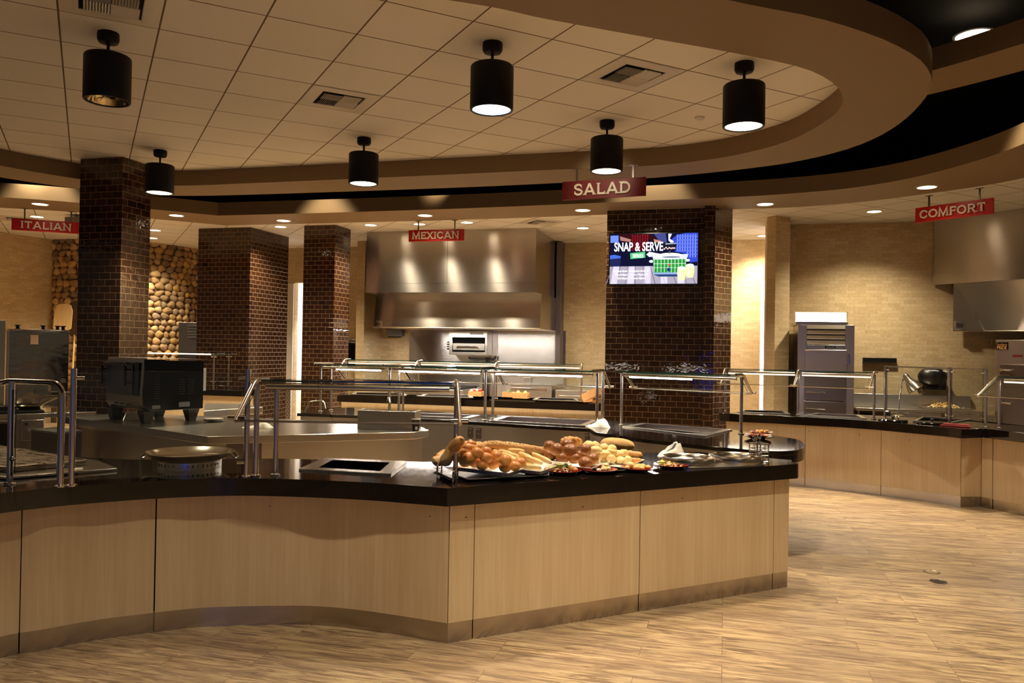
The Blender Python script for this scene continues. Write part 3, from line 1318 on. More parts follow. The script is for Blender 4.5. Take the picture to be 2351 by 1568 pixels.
def along(line, d):
    """point and left-normal at distance d along a plan line"""
    for a, b in zip(line, line[1:]):
        L = (b - a).length
        if d <= L:
            tt = (b - a) / L
            return a + tt * d, V((-tt.y, tt.x, 0))
        d -= L
    return line[-1], V((0, 1, 0))


def cutline(line, p0, p1):
    """part of a plan line between the places nearest to p0 and p1"""
    def near(p):
        best, bd, acc = 0, 9e9, 0
        for a, b in zip(line, line[1:]):
            e = b - a
            t = max(0, min(1, (p - a).dot(e) / e.length_squared))
            q = a + e * t
            if (q - p).length < bd:
                bd, best = (q - p).length, acc + e.length * t
            acc += e.length
        return best
    s0, s1 = near(p0), near(p1)
    pts = [along(line, s0)[0]]
    acc = 0
    for a, b in zip(line, line[1:]):
        acc += (b - a).length
        if s0 + .004 < acc < s1 - .004:
            pts.append(b.copy())
    pts.append(along(line, s1)[0])
    return pts


# --- the salad counter nearest the viewer
fl = [P(x, y, 0) for x, y in [(0, 1512), (93, 1495), (218, 1471), (350, 1453), (467, 1440), (600, 1435.5), (711, 1435.5), (797, 1442), (896, 1456), (1027, 1478)]]
fline = spline([(-3.05, 3.55), (-2.93, 4.0)] + [(p.x, p.y) for p in fl], 5)
corner = fline[-1]
rend = V((2.055, 5.885, 0))
straight = [corner, rend]
nr = V((-(rend - corner).y, (rend - corner).x, 0)).normalized()
tope = [P(x, y, TOPZ) for x, y in [(0, 1133), (90, 1123), (180, 1115), (350, 1104), (500, 1098.5), (600, 1098.5), (720, 1102), (850, 1108), (940, 1114.5), (1027, 1121)]]
topf = spline([(-3.0, 3.5), (-2.85, 3.88)] + [(p.x, p.y) for p in tope], 5)
ce = topf[-1]
edge_dir = (V((2.13, 5.86, 0)) - V((ce.x, ce.y, 0))).normalized()
rp = V((ce.x, ce.y, 0)) + edge_dir * 2.74
en = V((-edge_dir.y, edge_dir.x, 0))
rounded = [rp] + [rp + edge_dir * .07 * math.sin(a) + en * .07 * (1 - math.cos(a)) for a in [rad(15 * k) for k in range(1, 7)]]
endp = rounded[-1]
backl = [endp + en * .05, V((2.13, 6.06, 0)), V((1.52, 6.45, 0)), V((.95, 6.32, 0)), V((.2, 5.95, 0)), V((-.6, 5.63, 0)), V((-1.65, 5.68, 0)), V((-2.6, 5.52, 0)), V((-3.2, 5.62, 0)), V((-4.6, 6.5, 0)), V((-4.7, 3.6, 0))]
toppoly = topf + rounded + backl
w1, hole1 = well('steel drop-in well with a glossy black basin in the salad counter', [P(707, 1079, TOPZ), P(886, 1089, TOPZ), P(916, 1064, TOPZ), P(752, 1057, TOPZ)], TOPZ, rim=.05,
                 mats=('brushed_steel', 'black_gloss'))
mb = MB()
slab(mb, toppoly, [hole1], SLABZ, TOPZ)
tag(obj('worktop', mb, 'dark_worktop', origin=(ce.x, ce.y, SLABZ), bevel=.004), 'long dark polished worktop of the salad counter, curving in then angling out', 'worktop')


secs = [(fline[0], P(43, 1504, 0), 'curved pale wood counter section under the wet griddle, cut by the picture edge'),
        (P(43, 1504, 0), P(353, 1452, 0), 'curved pale wood counter section with a wide dark gap beside the concave section'),
        (P(353, 1452, 0), corner, 'long concave pale wood counter section below the empty black well')]
for i, (p0, p1_, lab) in enumerate(secs):
    ln = cutline(fline, p0, p1_)
    if i == 1:
        ln[-1] = ln[-1] + (ln[-2] - ln[-1]).normalized() * .008
    bk = [p + V((0, .55, 0)) + V((-.25, 0, 0)) * (1 if i < 2 else 0) for p in ln]
    if i == 2:
        bk = [V((-2.0 + (p.x + 2.1) / 1.754 * 1.25, 5.42, 0)) for p in ln]
    sc = []
    if i == 2:
        for px in ((619, 1164), (987, 1187)):
            d = [(q - V((P(px[0], px[1], .72).x, P(px[0], px[1], .72).y, 0))).length for q in ln]
            k = d.index(min(d))
            tt = (ln[min(k + 1, len(ln) - 1)] - ln[max(0, k - 1)]).normalized()
            nn = V((tt.y, -tt.x, 0))
            # intersect the sight line with the panel's own tangent plane
            r_ = _ray(*px)
            tq = ((ln[k] - V((0, 0, EYE))).dot(nn)) / r_.dot(nn)
            sc.append((V((0, 0, EYE)) + r_ * tq + nn * .001, nn))
    u_ = base_unit(lab, ln, bk, sc)
    if i == 1:
        mb = MB()
        e_ = V((P(353, 1452, 0).x, P(353, 1452, 0).y, 0))
        mb.box(e_ + V((-.004, .035, .46)), (.05, .03, .68), rad(30))
        obj('gap_shade_strip', mb, 'black_metal', u_)  # dark strip added behind the open gap to stand in for its shade


def on_line(px, a, b):
    """where the vertical plane through a-b meets the sight line of a photo point"""
    d = b - a
    n = V((d.y, -d.x, 0)).normalized()
    r_ = _ray(*px)
    t = (a - V((0, 0, EYE))).dot(n) / r_.dot(n)
    return V((0, 0, EYE)) + r_ * t, n


s_at = lambda x: V((*on_line((x, 1300), corner, rend)[0][:2], 0))
cuts = [corner, s_at(1088), s_at(1468), s_at(1775), rend]
labs = ['narrow pale wood filler panel at the sharp corner of the salad counter', 'flat pale wood counter section under the bread platters',
        'flat pale wood counter section under the red plates and soup rings', 'narrow pale wood end panel at the rounded tip of the salad counter']
for k in range(4):
    a, b = cuts[k], cuts[k + 1]
    sc = []
    for px, kk in (((1070, 1189), 0), ((1338, 1165), 1), ((1567, 1145), 2)):
        if kk == k:
            q, n_ = on_line(px, corner, rend)
            sc.append((q + n_ * .001, n_))
    dep = .62 if k < 3 else .2
    bo = b + nr * dep
    ao = a + nr * (.62 if k else .5)
    if k == 3:
        ao = a + nr * .62
        bo = b + nr * .12
    base_unit(labs[k], [a, b], [ao, bo], sc)

# --- the middle island counter (kitchen side towards the viewer)
ke = [P(x, y, TOPZ) for x, y in [(682, 948.5), (816, 953.5), (1000, 963), (1080, 968), (1352, 984)]]
k2 = [P(x, y, TOPZ) for x, y in [(1366, 992), (1480, 1008), (1640, 1025.5), (1750, 1035)]]
endr = spline([(P(1750, 1035, TOPZ).x, P(1750, 1035, TOPZ).y), (2.24, 6.60), (2.42, 6.72), (2.57, 6.98), (2.66, 7.28), (2.70, 7.52), (2.64, 7.74)], 4)
island = [V((p.x, p.y, 0)) for p in ke] + [V((p.x, p.y, 0)) for p in k2] + endr[1:] + [V(p + (0,)) for p in [(2.45, 8.15), (2.3, 8.42), (1.4, 9.1), (.9, 9.42), (-.1, 9.75), (-2.1, 10.6), (-2.62, 10.2)]]
W2 = []
for lab, q in (('long steel drop-in well of the middle island under the lit guard, behind the white towel', [(1130, 967.5), (1338, 979), (1368, 966.5), (1162, 958)]),
               ('long steel drop-in well of the middle island in front of the television column', [(1438, 981), (1616, 1003), (1672, 988), (1478, 974)]),
               ('steel drop-in well of the middle island, mostly hidden by the upright steel splash panel', [(905, 954.5), (1070, 961.5), (1095, 955), (935, 949)])):
    t_, h_ = well(lab, [P(x, y, TOPZ) for x, y in q], TOPZ, .075, .035, 'wells of the middle island')
    W2.append(h_)
mb = MB()
slab(mb, island, W2, TOPZ - .035, TOPZ)
# thicker rounded nose
nose = endr[2:] + [V((2.45, 8.1, 0)), V((2.2, 7.7, 0)), V((2.15, 7.0, 0))]
mb.prism(nose, TOPZ - .105, TOPZ - .034)
tag(obj('worktop', mb, 'dark_worktop', origin=(1.2, 8, TOPZ - .1), bevel=.003), 'dark worktop of the middle island with a thick rounded tip', 'worktop')


def shrink(poly, d):
    c = sum((V((p[0], p[1], 0)) for p in poly), V((0, 0, 0))) / len(poly)
    return [V((p[0], p[1], 0)) + (c - V((p[0], p[1], 0))).normalized() * d for p in poly]


bfront = [V((p.x, p.y, 0)) for p in ke]
bt = thing('serving_counter', 'long steel-faced body of the middle island below the wells', 'counter', (0, 8.9, 0))
fa = [p + V((.03, .08, 0)) for p in bfront]
fb = [V((p.x, p.y, 0)) + V((.02, .07, 0)) for p in k2]
mb = MB()
slab(mb, fa + [fb[0] + V((0, .3, 0)), V((.85, 9.3, 0)), V((-.1, 9.65, 0)), V((-2.1, 10.5, 0)), V((-2.5, 10.15, 0))], [W2[0], W2[2]], .30, TOPZ - .036)
obj('steel_panel', mb, 'brushed_steel', bt)
mb = MB()
slab(mb, fb + [V((2.08, 6.95, 0)), V((2.12, 7.7, 0)), V((2.05, 8.3, 0)), V((.95, 9.25, 0)), fb[0] + V((-.05, .3, 0))], [W2[1]], .12, TOPZ - .036)
obj('steel_panel', mb, 'brushed_steel', bt)
mb = MB()
mb.prism(inset(fa, .1) + [V((.85, 9.25, 0)), V((-2.1, 10.4, 0)), V((-2.4, 10.1, 0))], 0, .299)
obj('plinth', mb, 'dark_void', bt)
mb = MB()
mb.prism(inset(fb, .08) + [V((2.0, 7.2, 0)), V((2.0, 7.7, 0)), V((1.0, 9.2, 0))], 0, .119)
obj('plinth', mb, 'dark_void', bt)
for a, b, z in (((1629, 1032), (1736, 1041), .80), ((1740, 1043), (1765, 1049), .76)):
    p_, n_ = on_line(a, fb[2], fb[3])
    q_, n_ = on_line(b, fb[2], fb[3])
    mb = MB()
    mb.tube([p_ + n_ * .001, q_ + n_ * .001], .004, 6)
    obj('slot', mb, 'black_metal', bt)
for px, lab in (((1080, 993), 'steel power outlet on the island body, nearer the braided loaf'), ((1099, 995), 'steel power outlet on the island body, second from the braided loaf'),
                ((1350, 1009), 'dark power outlet on the island body behind the pale rolls')):
    i_ = 3 if px[0] < 1300 else 3
    p_, n_ = on_line(px, fa[3], fa[4])
    t = thing('power_outlet', lab, 'outlet', p_, 'outlets on the middle island')
    R = facing(n_)
    mb = MB()
    mb.box(p_ + n_ * .004, (.062, .115, .008), rot=R)
    obj('cover_plate', mb, 'dark_steel', t)
    mb = MB()
    mb.box(p_ + n_ * .010 + UZ * .045, (.05, .016, .012), rot=R)
    obj('latch', mb, 'chrome', t)
    mb = MB()
    mb.blob(p_ + n_ * .012, (.007, .007, .007))
    obj('socket_screw', mb, 'chrome', t)

# --- the comfort counter on the other side of the aisle
rt = [P(x, y, TOPZ) for x, y in [(1700, 951), (1780, 954), (1850, 958), (1935, 962), (2010, 967), (2100, 975), (2160, 980), (2208, 985)]]
rtop = [V((2.79, 10.74, 0)), V((2.82, 10.68, 0)), V((2.90, 10.63, 0))] + [V((p.x, p.y, 0)) for p in rt] + [V((5.33, 9.02, 0)), V((5.47, 8.62, 0)), V((5.75, 7.6, 0)), V((5.9, 6.4, 0))]
rback = [V(p + (0,)) for p in [(6.8, 6.6), (6.55, 8.2), (6.15, 9.3), (5.5, 10.3), (4.4, 11.0), (3.7, 11.38), (3.36, 11.2), (2.96, 10.86)]]
rwell = []
for lab, q in (('shallow steel well in the comfort counter in front of the slim wall end', [(1698, 947), (1810, 952), (1800, 945), (1706, 942.5)]),
               ('shallow steel well in the comfort counter in front of the fridge', [(1852, 954), (1985, 962), (1970, 954.5), (1880, 950.5)]),
               ('steel warming plate in the comfort counter under the heat lamp', [(2100, 968), (2180, 972), (2225, 964), (2120, 958)])):
    t_, h_ = well(lab, [P(x, y, TOPZ) for x, y in q], TOPZ, .05, .03, 'wells of the comfort counter')
    rwell.append(h_)
mb = MB()
slab(mb, rtop + rback, rwell, SLABZ, TOPZ)
tag(obj('worktop', mb, 'dark_worktop', origin=(4.5, 10, SLABZ), bevel=.004), 'curved dark worktop of the comfort counter in front of the fridge', 'worktop')
rfl = [P(x, y, 0) for x, y in [(1819, 1114), (1967, 1130.5), (2076, 1145), (2156, 1156), (2205, 1164)]]
rbl = [V((2.90, 10.78, 0)), V((3.2, 10.68, 0))] + [V((p.x, p.y, 0)) for p in rfl]
in_c = P(2252, 1164, 0)
r2 = P(2350, 1184.7, 0)
dr2 = (r2 - in_c).normalized()
segs = [(rbl[0], P(1848, 1117, 0), 'pale wood counter section of the comfort counter behind the island tip'),
        (P(1848, 1117, 0), P(2021, 1138, 0), 'pale wood counter section of the comfort counter below the fridge, two screws on top'),
        (P(2021, 1138, 0), rbl[-1], 'pale wood counter section of the comfort counter below the black crock lids')]
for k, (a, b, lab) in enumerate(segs):
    ln = cutline(rbl, V((a.x, a.y, 0)), V((b.x, b.y, 0)))
    bk = [p + V((.42, .38, 0)) for p in ln]
    sc = []
    for px, kk in (((1858, 990), 1), ((1973, 999), 1), ((2088, 1010), 2), ((2190, 1021), 2)):
        if kk == k:
            p_, n_ = on_line(px, ln[0], ln[-1])
            # slide onto the local facet
            d = [(V((p_.x, p_.y, 0)) - q).length for q in ln]
            m_ = min(range(len(ln) - 1), key=lambda z_: d[z_] + d[z_ + 1])
            p_, n_ = on_line(px, ln[m_], ln[m_ + 1])
            sc.append((p_ + n_ * .001, n_))
    base_unit(lab, ln, bk, sc)
base_unit('short pale wood return panel at the step of the comfort counter', [rbl[-1], in_c], [rbl[-1] + V((.14, .09, 0)), in_c + V((.07, .10, 0))])
base_unit('pale wood counter section of the comfort counter cut by the picture edge', [in_c, in_c + dr2 * .14], [in_c + V((.35, .3, 0)), in_c + dr2 * .14 + V((.4, .2, 0))])
base_unit('last pale wood counter section of the comfort counter below the end guard', [in_c + dr2 * .145, in_c + dr2 * 2.6], [in_c + dr2 * .145 + V((.45, .2, 0)), in_c + dr2 * 2.6 + V((.5, .2, 0))])

# --- the mexican counter
ma0 = ab(P(766, 908.5, TOPZ))[0]
MBF = 11.99
mw = []
for lab, q in (('bright steel well at the end of the mexican counter near the brick column', [(812, 906.5), (930, 909.5), (925, 904), (815, 902)]),
               ('bright steel well of the mexican counter below the range knobs', [(967, 910.5), (1083, 914), (1078, 908.5), (977, 906)]),
               ('bright steel well of the mexican counter right of the wooden boxes', [(1227, 918.5), (1328, 922), (1320, 916.5), (1237, 914)])):
    t_, h_ = well(lab, [P(x, y, TOPZ) for x, y in q], TOPZ, .05, .03, 'wells of the mexican counter')
    mw.append(h_)
mb = MB()
slab(mb, rect(ma0, -1.72, MBF, MBF + .95), mw, SLABZ, TOPZ)
tag(obj('worktop', mb, 'dark_worktop', origin=W(ma0, MBF, SLABZ), bevel=.004), 'straight dark worktop of the mexican counter in front of the range', 'worktop')
xs = [ma0 + .05, ab(RB(919, 930, MBF + .05))[0], ab(RB(1224, 940, MBF + .05))[0], -1.76]
for k, lab in enumerate(['pale wood panel of the mexican counter at the end near the narrow brick column', 'pale wood panel of the mexican counter below the MEXICAN sign, middle one',
                         'pale wood panel of the mexican counter at the end near the television column']):
    sc = []
    for px, kk in (((863, 933), 0), ((1161, 945), 1), ((1268, 951), 2)):
        if kk == k:
            sc.append((RB(px[0], px[1], MBF + .05) - E2 * .001, -E2))
    base_unit(lab, [W(xs[k], MBF + .05), W(xs[k + 1], MBF + .05)], [W(xs[k], MBF + .9), W(xs[k + 1], MBF + .9)], sc)
# --- low counter behind the oven
lc = P(555, 897, TOPZ)
la, lb = ab(lc)
mb = MB()
mb.prism(rect(la - 3.2, la, lb, lb + .50), SLABZ, TOPZ)
tag(obj('worktop', mb, 'dark_worktop', origin=(lc.x, lc.y, SLABZ), bevel=.004), 'dark worktop in front of the wide brick column', 'worktop')
base_unit('pale wood counter base in front of the wide brick column', [W(la - 3.1, lb + .06), W(la - .06, lb + .06)], [W(la - 3.1, lb + .45), W(la - .06, lb + .45)])


# ---------------------------------------------------------------- sneeze guards
GZ = 1.49


def pane(parent, name, quad, th=.010):
    mb = MB()
    q = [V(p) for p in quad]
    n = (q[1] - q[0]).cross(q[2] - q[0]).normalized() * th
    i = mb.add(q + [p + n for p in q])
    mb.face([i + k for k in (3, 2, 1, 0)])
    mb.face([i + 4 + k for k in range(4)])
    for k in range(4):
        j = (k + 1) % 4
        mb.face([i + k, i + j, i + 4 + j, i + 4 + k], 1)
    return obj(name, mb, ['clear_glass', 'glass_edge'], parent)


def guard(label, frames, f, lit=0, bars=None, back=.30, drop=.19, reach=.30, second=None, z0=TOPZ, gz=GZ, inward=.0, post2=.0, glow='tube_glow', power=0):
    """frames: plan points of the posts; f: direction the slanted glass leans towards (one vector or one per frame)"""
    fs = f if isinstance(f, list) else [f] * len(frames)
    fs = [V((a[0], a[1], 0)).normalized() for a in fs]
    ps = [V((p[0], p[1], 0)) for p in frames]
    t = thing('sneeze_guard', label, 'sneeze guard', (ps[0].x, ps[0].y, z0))
    lows = []
    for p, d in zip(ps, fs):
        mb = MB()
        mb.tube([(p.x, p.y, z0 + .001), (p.x, p.y, gz - .015)], .0165, 12)
        mb.lathe([(.03, 0), (.03, .008), (.0165, .014)], (p.x, p.y, z0 + .001), 14)
        obj('post', mb, 'satin_pipe', t)
        if post2:
            q = p + d * post2
            mb = MB()
            mb.tube([(q.x, q.y, z0 + .001), (q.x, q.y, gz - .015)], .0165, 12)
            mb.lathe([(.03, 0), (.03, .008), (.0165, .014)], (q.x, q.y, z0 + .001), 14)
            obj('post', mb, 'satin_pipe', t)
        a = p - d * .16 + UZ * (gz + .012)
        b = p + d * (post2 + .03) + UZ * (gz + .012)
        c = p + d * (post2 + reach) + UZ * (gz - drop)
        lows.append(c)
        mb = MB()
        mb.tube(pipe([a, b, c], .05, 5), .0145, 10)
        m1 = b + (c - b) * .22
        mb.tube([m1, V((m1.x, m1.y, m1.z)) - d * .09], .009, 8)
        side = V((-d.y, d.x, 0))
        m2 = b + (c - b) * .93
        mb.tube([m2 - side * .05, m2 + side * .05], .011, 8)
        obj('arm', mb, 'satin_pipe', t)
    for k in range(len(ps) - 1):
        a, b, da, db = ps[k], ps[k + 1], fs[k], fs[k + 1]
        u = (b - a).normalized() * .03
        za = UZ * gz
        pane(t, 'top_pane', [a + da * (post2 + .02) + u + za, b + db * (post2 + .02) - u + za, b - db * back * .6 - u + za, a - da * back * .6 + u + za][::-1] if (b - a).cross(da).z > 0 else
             [a + da * (post2 + .02) + u + za, b + db * (post2 + .02) - u + za, b - db * back * .6 - u + za, a - da * back * .6 + u + za])
        la_, lb_ = lows[k] + u - UZ * .0, lows[k + 1] - u
        ta, tb = a + da * (post2 + .04) + u + UZ * (gz - .01), b + db * (post2 + .04) - u + UZ * (gz - .01)
        pane(t, 'front_pane', [la_, lb_, tb, ta], .008)
        mb = MB()
        mb.tube([lows[k], lows[k + 1]], .0065, 8)
        obj('lower_rail', mb, 'dark_steel' if not lit else 'satin_pipe', t)
        # light bar under the shelf glass
        c0_, c1_ = a - da * .02 + u * 1.5 + UZ * (gz - .033), b - db * .02 - u * 1.5 + UZ * (gz - .033)
        mb = MB()
        mb.tube([c0_, c1_], .0185, 12)
        lbar = obj('light_bar', mb, 'satin_pipe', t)
        sp_ = lit[k] if isinstance(lit, list) else ((0, 1) if lit else None)
        if sp_:
            s0_, s1_ = c0_.lerp(c1_, sp_[0]) - UZ * .017, c0_.lerp(c1_, sp_[1]) - UZ * .017
            mb = MB()
            mb.tube([s0_, s1_], .013, 10)
            obj('lamp_tube', mb, glow, lbar)
            if power:
                mid = (s0_ + s1_) / 2 - UZ * .02
                L = (s1_ - s0_).length
                dd = (s1_ - s0_).normalized()
                area(t, mid, power * L, L, .03, (0, 0, math.atan2(dd.y, dd.x)), (1, .90, .80))
    return t


g1 = guard('sneeze guard with an unlit light bar over the empty black well of the salad counter', [(-1.555, 4.90), (-.335, 4.935)], [(-.08, -1), (.13, -1)], back=.34, drop=.215, reach=.31)
mb = MB()
q = P(632, 1091, TOPZ)
mb.tube([q, q + UZ * .56], .0165, 12)
mb.lathe([(.03, 0), (.03, .008), (.0165, .014)], q, 14)
obj('post', mb, 'satin_pipe', g1)
guard('long lit sneeze guard over the middle island, reaching from the faucet to the white towel', [(-2.34, 9.83), (-1.436, 9.464), (-.29, 9.0), (.915, 8.51)], (.375, .927),
      lit=[(.22, .92), (.08, .98), (.08, .9)], post2=.22, power=16)
guard('short lit sneeze guard over the middle island in front of the television column', [(1.20, 8.69), (2.28, 7.92)], (.58, .815), lit=[(.05, .62)], power=18, back=.34)
guard('lit sneeze guard over the mexican counter', [(-2.83, 13.66), (-1.55, 13.30), (-.24, 12.93), (1.10, 12.53)], (-E2.x, -E2.y), lit=1, glow='tube_soft', power=9)
guard('sneeze guard of the comfort counter in front of the fridge', [(2.92, 10.95), (3.78, 10.54), (4.55, 10.03)], [(-.43, -.9), (-.5, -.87), (-.58, -.81)], lit=1, glow='tube_soft', power=5)
guard('sneeze guard at the end of the comfort counter, cut by the picture edge', [(5.54, 9.08), (6.05, 7.95)], (-.91, -.41), lit=1, glow='tube_soft', power=5, drop=.21, reach=.36)


def flat_guard(label, pts, top, zb=.03, rail=True, pegs=True, z0=TOPZ):
    ps = [V((p[0], p[1], 0)) for p in pts]
    t = thing('glass_screen', label, 'sneeze guard', (ps[0].x, ps[0].y, z0))
    for p in ps:
        mb = MB()
        mb.tube([(p.x, p.y, z0), (p.x, p.y, top)], .0165, 12)
        mb.lathe([(.03, 0), (.03, .008), (.0165, .014)], (p.x, p.y, z0), 14)
        obj('post', mb, 'satin_pipe', t)
    for a, b in zip(ps, ps[1:]):
        u = (b - a).normalized()
        mb = MB()
        for e, s_ in ((a, 1), (b, -1)):
            for z in (top - .055, z0 + .09):
                mb.tube([e + u * .012 * s_ + UZ * z, e + u * .055 * s_ + UZ * z], .010, 8)
        obj('clamp', mb, 'satin_pipe', t)
        pane(t, 'pane', [a + u * .03 + UZ * (z0 + zb), b - u * .03 + UZ * (z0 + zb), b - u * .03 + UZ * (top - .015), a + u * .03 + UZ * (top - .015)], .009)
        if rail:
            mb = MB()
            mb.box((a + b) / 2 + UZ * (top - .012), ((b - a).length - .04, .022, .018), math.atan2(u.y, u.x))
            obj('top_rail', mb, 'satin_pipe', t)
    return t


fg = flat_guard('upright glass screen around the heat lamp on the comfort counter', [(4.80, 10.27), (5.24, 9.56), (5.44, 9.17)], 1.585)
flat_guard('upright glass pane on the salad counter between the griddle guard and the large steel pan', [(-2.44, 4.46), (-1.60, 4.86)], 1.565, rail=False)
q0, q1_ = P(490, 893, TOPZ), P(525, 891, TOPZ)
lg = thing('sneeze_guard', 'glass shelf guard on two slim posts in front of the wide brick column', 'sneeze guard', q0)
for q in (q0, q1_):
    mb = MB()
    mb.tube([q, q + UZ * .64], .017, 10)
    mb.tube([q - E1 * .06 + UZ * .58, q + E1 * .06 + UZ * .58], .011, 8)
    mb.tube([q - E1 * .06 + UZ * .13, q + E1 * .06 + UZ * .13], .011, 8)
    obj('post', mb, 'satin_pipe', lg)
pane(lg, 'shelf_pane', [q0 - E1 * 2.6 + UZ * .61, q0 - E1 * .02 + UZ * .61, q0 + E2 * .35 - E1 * .02 + UZ * .61, q0 + E2 * .35 - E1 * 2.6 + UZ * .61], .012)
mb = MB()
mb.tube([q0 - E1 * 2.6 + UZ * .625 - E2 * .01, q0 - E1 * .06 + UZ * .625 - E2 * .01], .011, 8)
obj('light_bar', mb, 'tube_soft', lg)

# the griddle guard: an upside-down U of pipe with a post and panes
gu = thing('sneeze_guard', 'bent steel pipe guard around the wet griddle at the picture edge', 'sneeze guard', (-2.48, 4.43, TOPZ))
a = V((-2.485, 4.43, TOPZ))
b = V((-2.90, 4.55, TOPZ))
mb = MB()
mb.tube(pipe([a, a + UZ * .575, b + UZ * .575 , V((-3.02, 4.30, 1.30))], .085, 7), .0165, 12)
mb.lathe([(.03, 0), (.03, .008), (.0165, .014)], a, 14)
obj('bent_pipe', mb, 'satin_pipe', gu)
q = P(22, 1112, TOPZ)
mb = MB()
mb.tube([q, q + UZ * .575], .0165, 12)
mb.lathe([(.03, 0), (.03, .008), (.0165, .014)], q, 14)
mb.blob(q + UZ * .145 + V((.02, -.015, 0)), .014)
obj('post', mb, 'satin_pipe', gu)
mb = MB()
c_ = (a + b) / 2 + UZ * .56
mb.box(c_ + V((.05, .02, -.02)), (.10, .02, .07), math.atan2((b - a).y, (b - a).x) + PI)
mb.tube([c_ + V((.06, .03, -.05)), c_ + V((.22, .03, -.05))], .012, 8)
obj('bracket', mb, 'satin_pipe', gu)
pane(gu, 'front_pane', [q + V((-.6, .25, .05)), q + V((.02, -.01, .05)), q + V((.02, -.01, .53)), q + V((-.6, .25, .53))], .008)
pane(gu, 'side_pane', [q + V((.03, 0, .06)), a + V((-.03, .02, .06)), a + V((-.03, .02, .53)), q + V((.03, 0, .53))], .008)


# ---------------------------------------------------------------- ceiling fittings
def vent(px_corners, label, z=ZT):
    """square supply grille filling one ceiling tile"""
    q = [P(x, y, z) for x, y in px_corners]
    c = sum(q, V((0, 0, 0))) / 4
    uvc = tile_uv(c)
    gx, gy = math.floor(uvc[0]) + .5, math.floor(uvc[1]) + .5
    gbv = V((-GA.y, GA.x, 0))
    c = GO + GA * gx * .61 + gbv * gy * .61
    c = V((c.x, c.y, z))
    t = thing('ceiling_vent', label, 'vent', c)
    ang = math.atan2(GA.y, GA.x)
    f = lambda a, b, h: c + GA * a + gbv * b + UZ * h
    mb = MB()
    hs, hi = .295, .150
    i = mb.add([f(sx * k, sy * k, h) for k, h in ((hs, -.003), (hs * .88, -.011), (hs * .64, -.006)) for sx, sy in ((-1, -1), (1, -1), (1, 1), (-1, 1))])
    for r in range(2):
        for k in range(4):
            j = (k + 1) % 4
            mb.face([i + r * 4 + k, i + r * 4 + j, i + r * 4 + 4 + j, i + r * 4 + 4 + k])
    obj('frame', mb, 'white_plastic', t)
    mb = MB()
    mb.poly([f(a, b, -.002) for a, b in ((-.185, -.185), (-.185, .185), (.185, .185), (.185, -.185))])
    obj('backing', mb, 'dark_void', t)
    mb = MB()
    for k in range(9):                                   # four-way louvres
        o = -.17 + k * .0175 + .009
        for sx, sy, dx, dy in ((1, 1, 1, 0), (-1, -1, 1, 0), (1, -1, 0, 1), (-1, 1, 0, 1)):
            if dx:
                p = f(sx * .085, sy * (.0875 + (o + .085))  , -.011)
                d = (.17, .012, .02)
            else:
                p = f(sx * (.0875 + (o + .085)), sy * .085, -.011)
                d = (.012, .17, .02)
            R = Matrix.Rotation(ang, 3, 'Z') @ Matrix.Rotation(rad(48 * sy if dx else -48 * sx), 3, 'X' if dx else 'Y')
            mb.box(p, (d[0] if dx else .002, .002 if dx else d[1], .016), rot=R)
    obj('louvre', mb, 'white_plastic', t)
    return t


vent([(720, 195), (870, 218), (820, 260), (690, 237)], 'square ceiling vent left of the cool white pendant')
vent([(1434, 128), (1581, 161), (1468, 209), (1328, 183)], 'square ceiling vent between the cool white pendant and the round end of the oval')
vent([(140, 0), (375, -10), (365, 60), (150, 22)], 'square ceiling vent at the top edge above the unlit pendant')
vent([(1240, 512), (1290, 508), (1290, 518), (1240, 520)], 'square ceiling vent over the right side of the steel hood')
vent([(0, 500), (40, 492), (45, 505), (0, 512)], 'square ceiling vent left of the ITALIAN sign')
q = P(1606, 269, ZT)
mb = MB()
mb.lathe([(.045, 0), (.045, -.012), (.03, -.022), (0, -.022)], q, 22)
tag(obj('smoke_detector', mb, 'white_plastic', origin=q), 'small round smoke detector on the oval tile ceiling', 'smoke detector')
q = P(1500, 150, ZT)
q = P(176, 494, ZT)
t = thing('ceiling_projector', 'small grey ceiling unit partly hidden behind the ITALIAN sign column', 'projector', q)
mb = MB()
mb.box(q + V((0, 0, -.10)), (.30, .22, .12))
obj('housing', mb, 'grey_plastic', t, bevel=.015)
mb = MB()
mb.tube([q, q - UZ * .05], .02, 10)
obj('mount', mb, 'grey_plastic', t)


